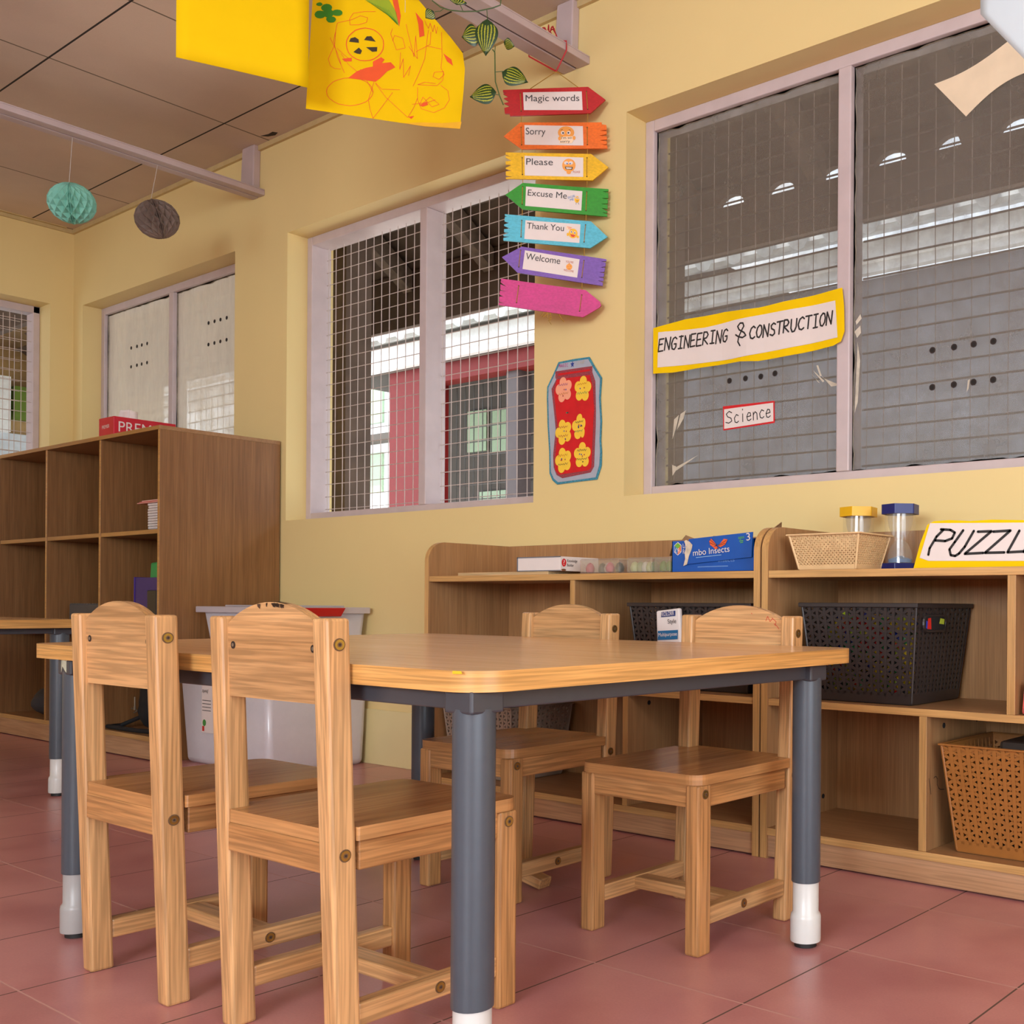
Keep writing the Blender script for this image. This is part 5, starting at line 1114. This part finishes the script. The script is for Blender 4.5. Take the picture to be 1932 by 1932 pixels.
# ================================================================ honeycomb paper balls
def honey(name, label, col, c, R, tilt, ztop):
    t = thing(name, label, 'paper ball', c); nlon, nlat = 32, 10; c = Vector(c)
    mat = plain(name+'_tissue', col, .7, vary=.08); rot = Matrix.Rotation(tilt, 3, 'Y') @ Matrix.Rotation(.3, 3, 'X')
    m = MB(); vs, fs = [], []
    for j in range(nlat+1):
        b = PI*(j/nlat-.5)
        for i in range(nlon):
            a = 2*PI*i/nlon; k = 1.0 if (i+j) % 2 == 0 else .76
            r = R*math.cos(b); vs.append(c+rot @ Vector((r*k*math.cos(a), r*k*math.sin(a), R*.93*math.sin(b))))
    for j in range(nlat):
        for i in range(nlon):
            a_, b_, c2, d_ = j*nlon+i, j*nlon+(i+1) % nlon, (j+1)*nlon+(i+1) % nlon, (j+1)*nlon+i
            fs += [(a_, b_, c2), (a_, c2, d_)] if (i+j) % 2 == 0 else [(a_, b_, d_), (b_, c2, d_)]
    m.add(vs, fs); m.build('honeycomb_body', mat, t)
    m = MB()                                         # card covers where the two ends meet
    for da in (-.05, .05):
        pts = [c+rot @ Vector((1.02*R*math.cos(b)*math.cos(-.42+da), 1.02*R*math.cos(b)*math.sin(-.42+da), R*.95*math.sin(b))) for b in [PI*(k/14-.5) for k in range(15)]]
        m.add(pts, [tuple(range(15))])
    m.build('seam_card', plain(name+'_seam', tuple(min(1, q*1.15) for q in col[:3])+(1,), .6), t, solid=.0008)
    m = MB(); top = c+rot @ Vector((0, 0, R*.93)); m.tube([top, Vector((c.x, c.y, ztop))], .0008, 4); m.build('thread', white_pl, t)
    return t
honey('teal_paper_ball', 'teal honeycomb paper ball hanging by white thread under the beam', S(126, 190, 172), (-4.225, 1.655, 2.003), .076, .45, 2.238)
honey('brown_paper_ball', 'grey brown honeycomb paper ball hanging nearest the window wall', S(116, 98, 88), (-4.225, 1.945, 2.033), .077, -.06, 2.238)

# ================================================================ artificial vine
vm, nt_, b_ = newmat('variegated_leaf'); Nn, Lk_ = nt_.nodes, nt_.links
uvn = Nn.new('ShaderNodeUVMap'); sp_ = Nn.new('ShaderNodeSeparateXYZ'); Lk_.new(uvn.outputs[0], sp_.inputs[0])
nz_ = Nn.new('ShaderNodeTexNoise'); nz_.inputs['Scale'].default_value = 26; Lk_.new(uvn.outputs[0], nz_.inputs['Vector'])
def mth(op, a, b=None):
    n = Nn.new('ShaderNodeMath'); n.operation = op
    for i, q in enumerate((a, b)):
        if q is None: continue
        if isinstance(q, (int, float)): n.inputs[i].default_value = q
        else: Lk_.new(q, n.inputs[i])
    return n.outputs[0]
tt = mth('ABSOLUTE', mth('MULTIPLY', mth('SUBTRACT', sp_.outputs[1], .5), 2))
ph = mth('ADD', mth('MULTIPLY', tt, 22), mth('MULTIPLY', mth('SUBTRACT', nz_.outputs['Fac'], .5), 3.2))
stv = mth('MULTIPLY', mth('GREATER_THAN', mth('SINE', mth('SUBTRACT', ph, 1.4)), .28), mth('MULTIPLY', mth('LESS_THAN', tt, .86), mth('MULTIPLY', mth('GREATER_THAN', sp_.outputs[0], .14), mth('LESS_THAN', sp_.outputs[0], .88))))
mxl = Nn.new('ShaderNodeMix'); mxl.data_type = 'RGBA'; Lk_.new(stv, mxl.inputs['Factor']); mxl.inputs[6].default_value = S(30, 58, 20); mxl.inputs[7].default_value = S(158, 160, 44); Lk_.new(mxl.outputs[2], b_.inputs['Base Color']); setp(b_, Roughness=.4)
stem_m = plain('vine_stem', S(62, 88, 40), .5)
vn = thing('trailing_vine', 'artificial vine with striped green heart leaves trailing from the beam', 'vine', (-2.44, 1.98, 1.9))
FV_ = None
def leaf(c, tip, wide, nrm):
    c, tip, nrm = Vector(c), Vector(tip), Vector(nrm).normalized(); L = (tip-c); ln = L.length; L.normalize(); sd = nrm.cross(L).normalized(); nn = L.cross(sd)
    def f(u, v):
        a = u; hw = wide*.5*(math.sin(PI*min(1, (a*1.02)**.62))**.85)*(1.0 if a < .97 else .6) if a > 0 else 0
        back = -.10*ln*math.sin(PI*abs(v-.5)*2)*(1-a)**2
        t = (v-.5)*2
        return c+L*(ln*a+back)+sd*(hw*t)+nn*(-.10*ln*a*a+.14*wide*(t*t)*-1*.5)
    o = MB().grid(f, 16, 12, 0, True).build('leaf', vm, vn, smooth=True)
    return o
# vine plane faces the camera at the beam; coordinates are offsets in metres on it
VO = Vector((-2.50, 2.00, 0)); FVn = frame(VO, RV, (0, 0, 1))
def vp(x, z, c=0): return FVn(x, z, c)
VO = Vector((-2.32, 1.85, 0)); FVn = frame(VO, RV, (0, 0, 1))
m = MB()
for st, r in (
    ([(-0.088,2.2),(-0.065,2.182),(-0.039,2.174),(-0.005,2.171),(0.034,2.172),(0.074,2.181),(0.095,2.189),(0.097,2.209)], 0.0016),
    ([(-0.014,2.192),(-0.005,2.172)], 0.001),
    ([(0.059,2.175),(0.061,2.143)], 0.001),
    ([(0.075,2.07),(0.081,2.062),(0.082,2.011),(0.083,1.984),(0.095,1.945),(0.105,1.922)], 0.0016),
    ([(0.082,2.08),(0.081,2.062)], 0.001),
    ([(0.083,2.01),(0.106,2.012)], 0.001),
    ([(0.079,1.951),(0.095,1.948)], 0.001),
    ([(-0.081,2.17),(-0.065,2.172),(-0.055,2.18)], 0.001),
    ):
    m.tube([vp(x, z) for x, z in st], r, 6)
m.build('stem', stem_m, vn, smooth=True)
leaf(vp(0.061, 2.141, 0.006), vp(0.056, 2.054, 0.01), 0.062, FVn(0.0, 0, 1)-VO)
leaf(vp(0.033, 2.116, -0.006), vp(-0.01, 2.107, -0.002), 0.06, FVn(0.2, 0, 1)-VO)
leaf(vp(0.106, 2.008, 0), vp(0.169, 1.987, 0.004), 0.056, FVn(0.1, 0.1, 1)-VO)
leaf(vp(0.079, 1.956, 0), vp(0.014, 1.946, 0.004), 0.058, FVn(-0.1, 0.1, 1)-VO)
leaf(vp(-0.019, 2.208, 0), vp(-0.022, 2.19, 0.004), 0.05, FVn(0, -0.9, 1)-VO)
leaf(vp(-0.085, 2.17, 0), vp(-0.104, 2.152, 0.004), 0.03, FVn(0.3, -0.2, 1)-VO)
leaf(vp(0.104, 2.094, -0.01), vp(0.13, 2.081, -0.006), 0.03, FVn(0, -0.9, 1)-VO)
m = MB().tube([vp(.103, 2.26), vp(.12, 2.32), vp(.16, 2.38), vp(.18, 2.444)], .0016, 6); m.build('stem', stem_m, vn)

"""end"""
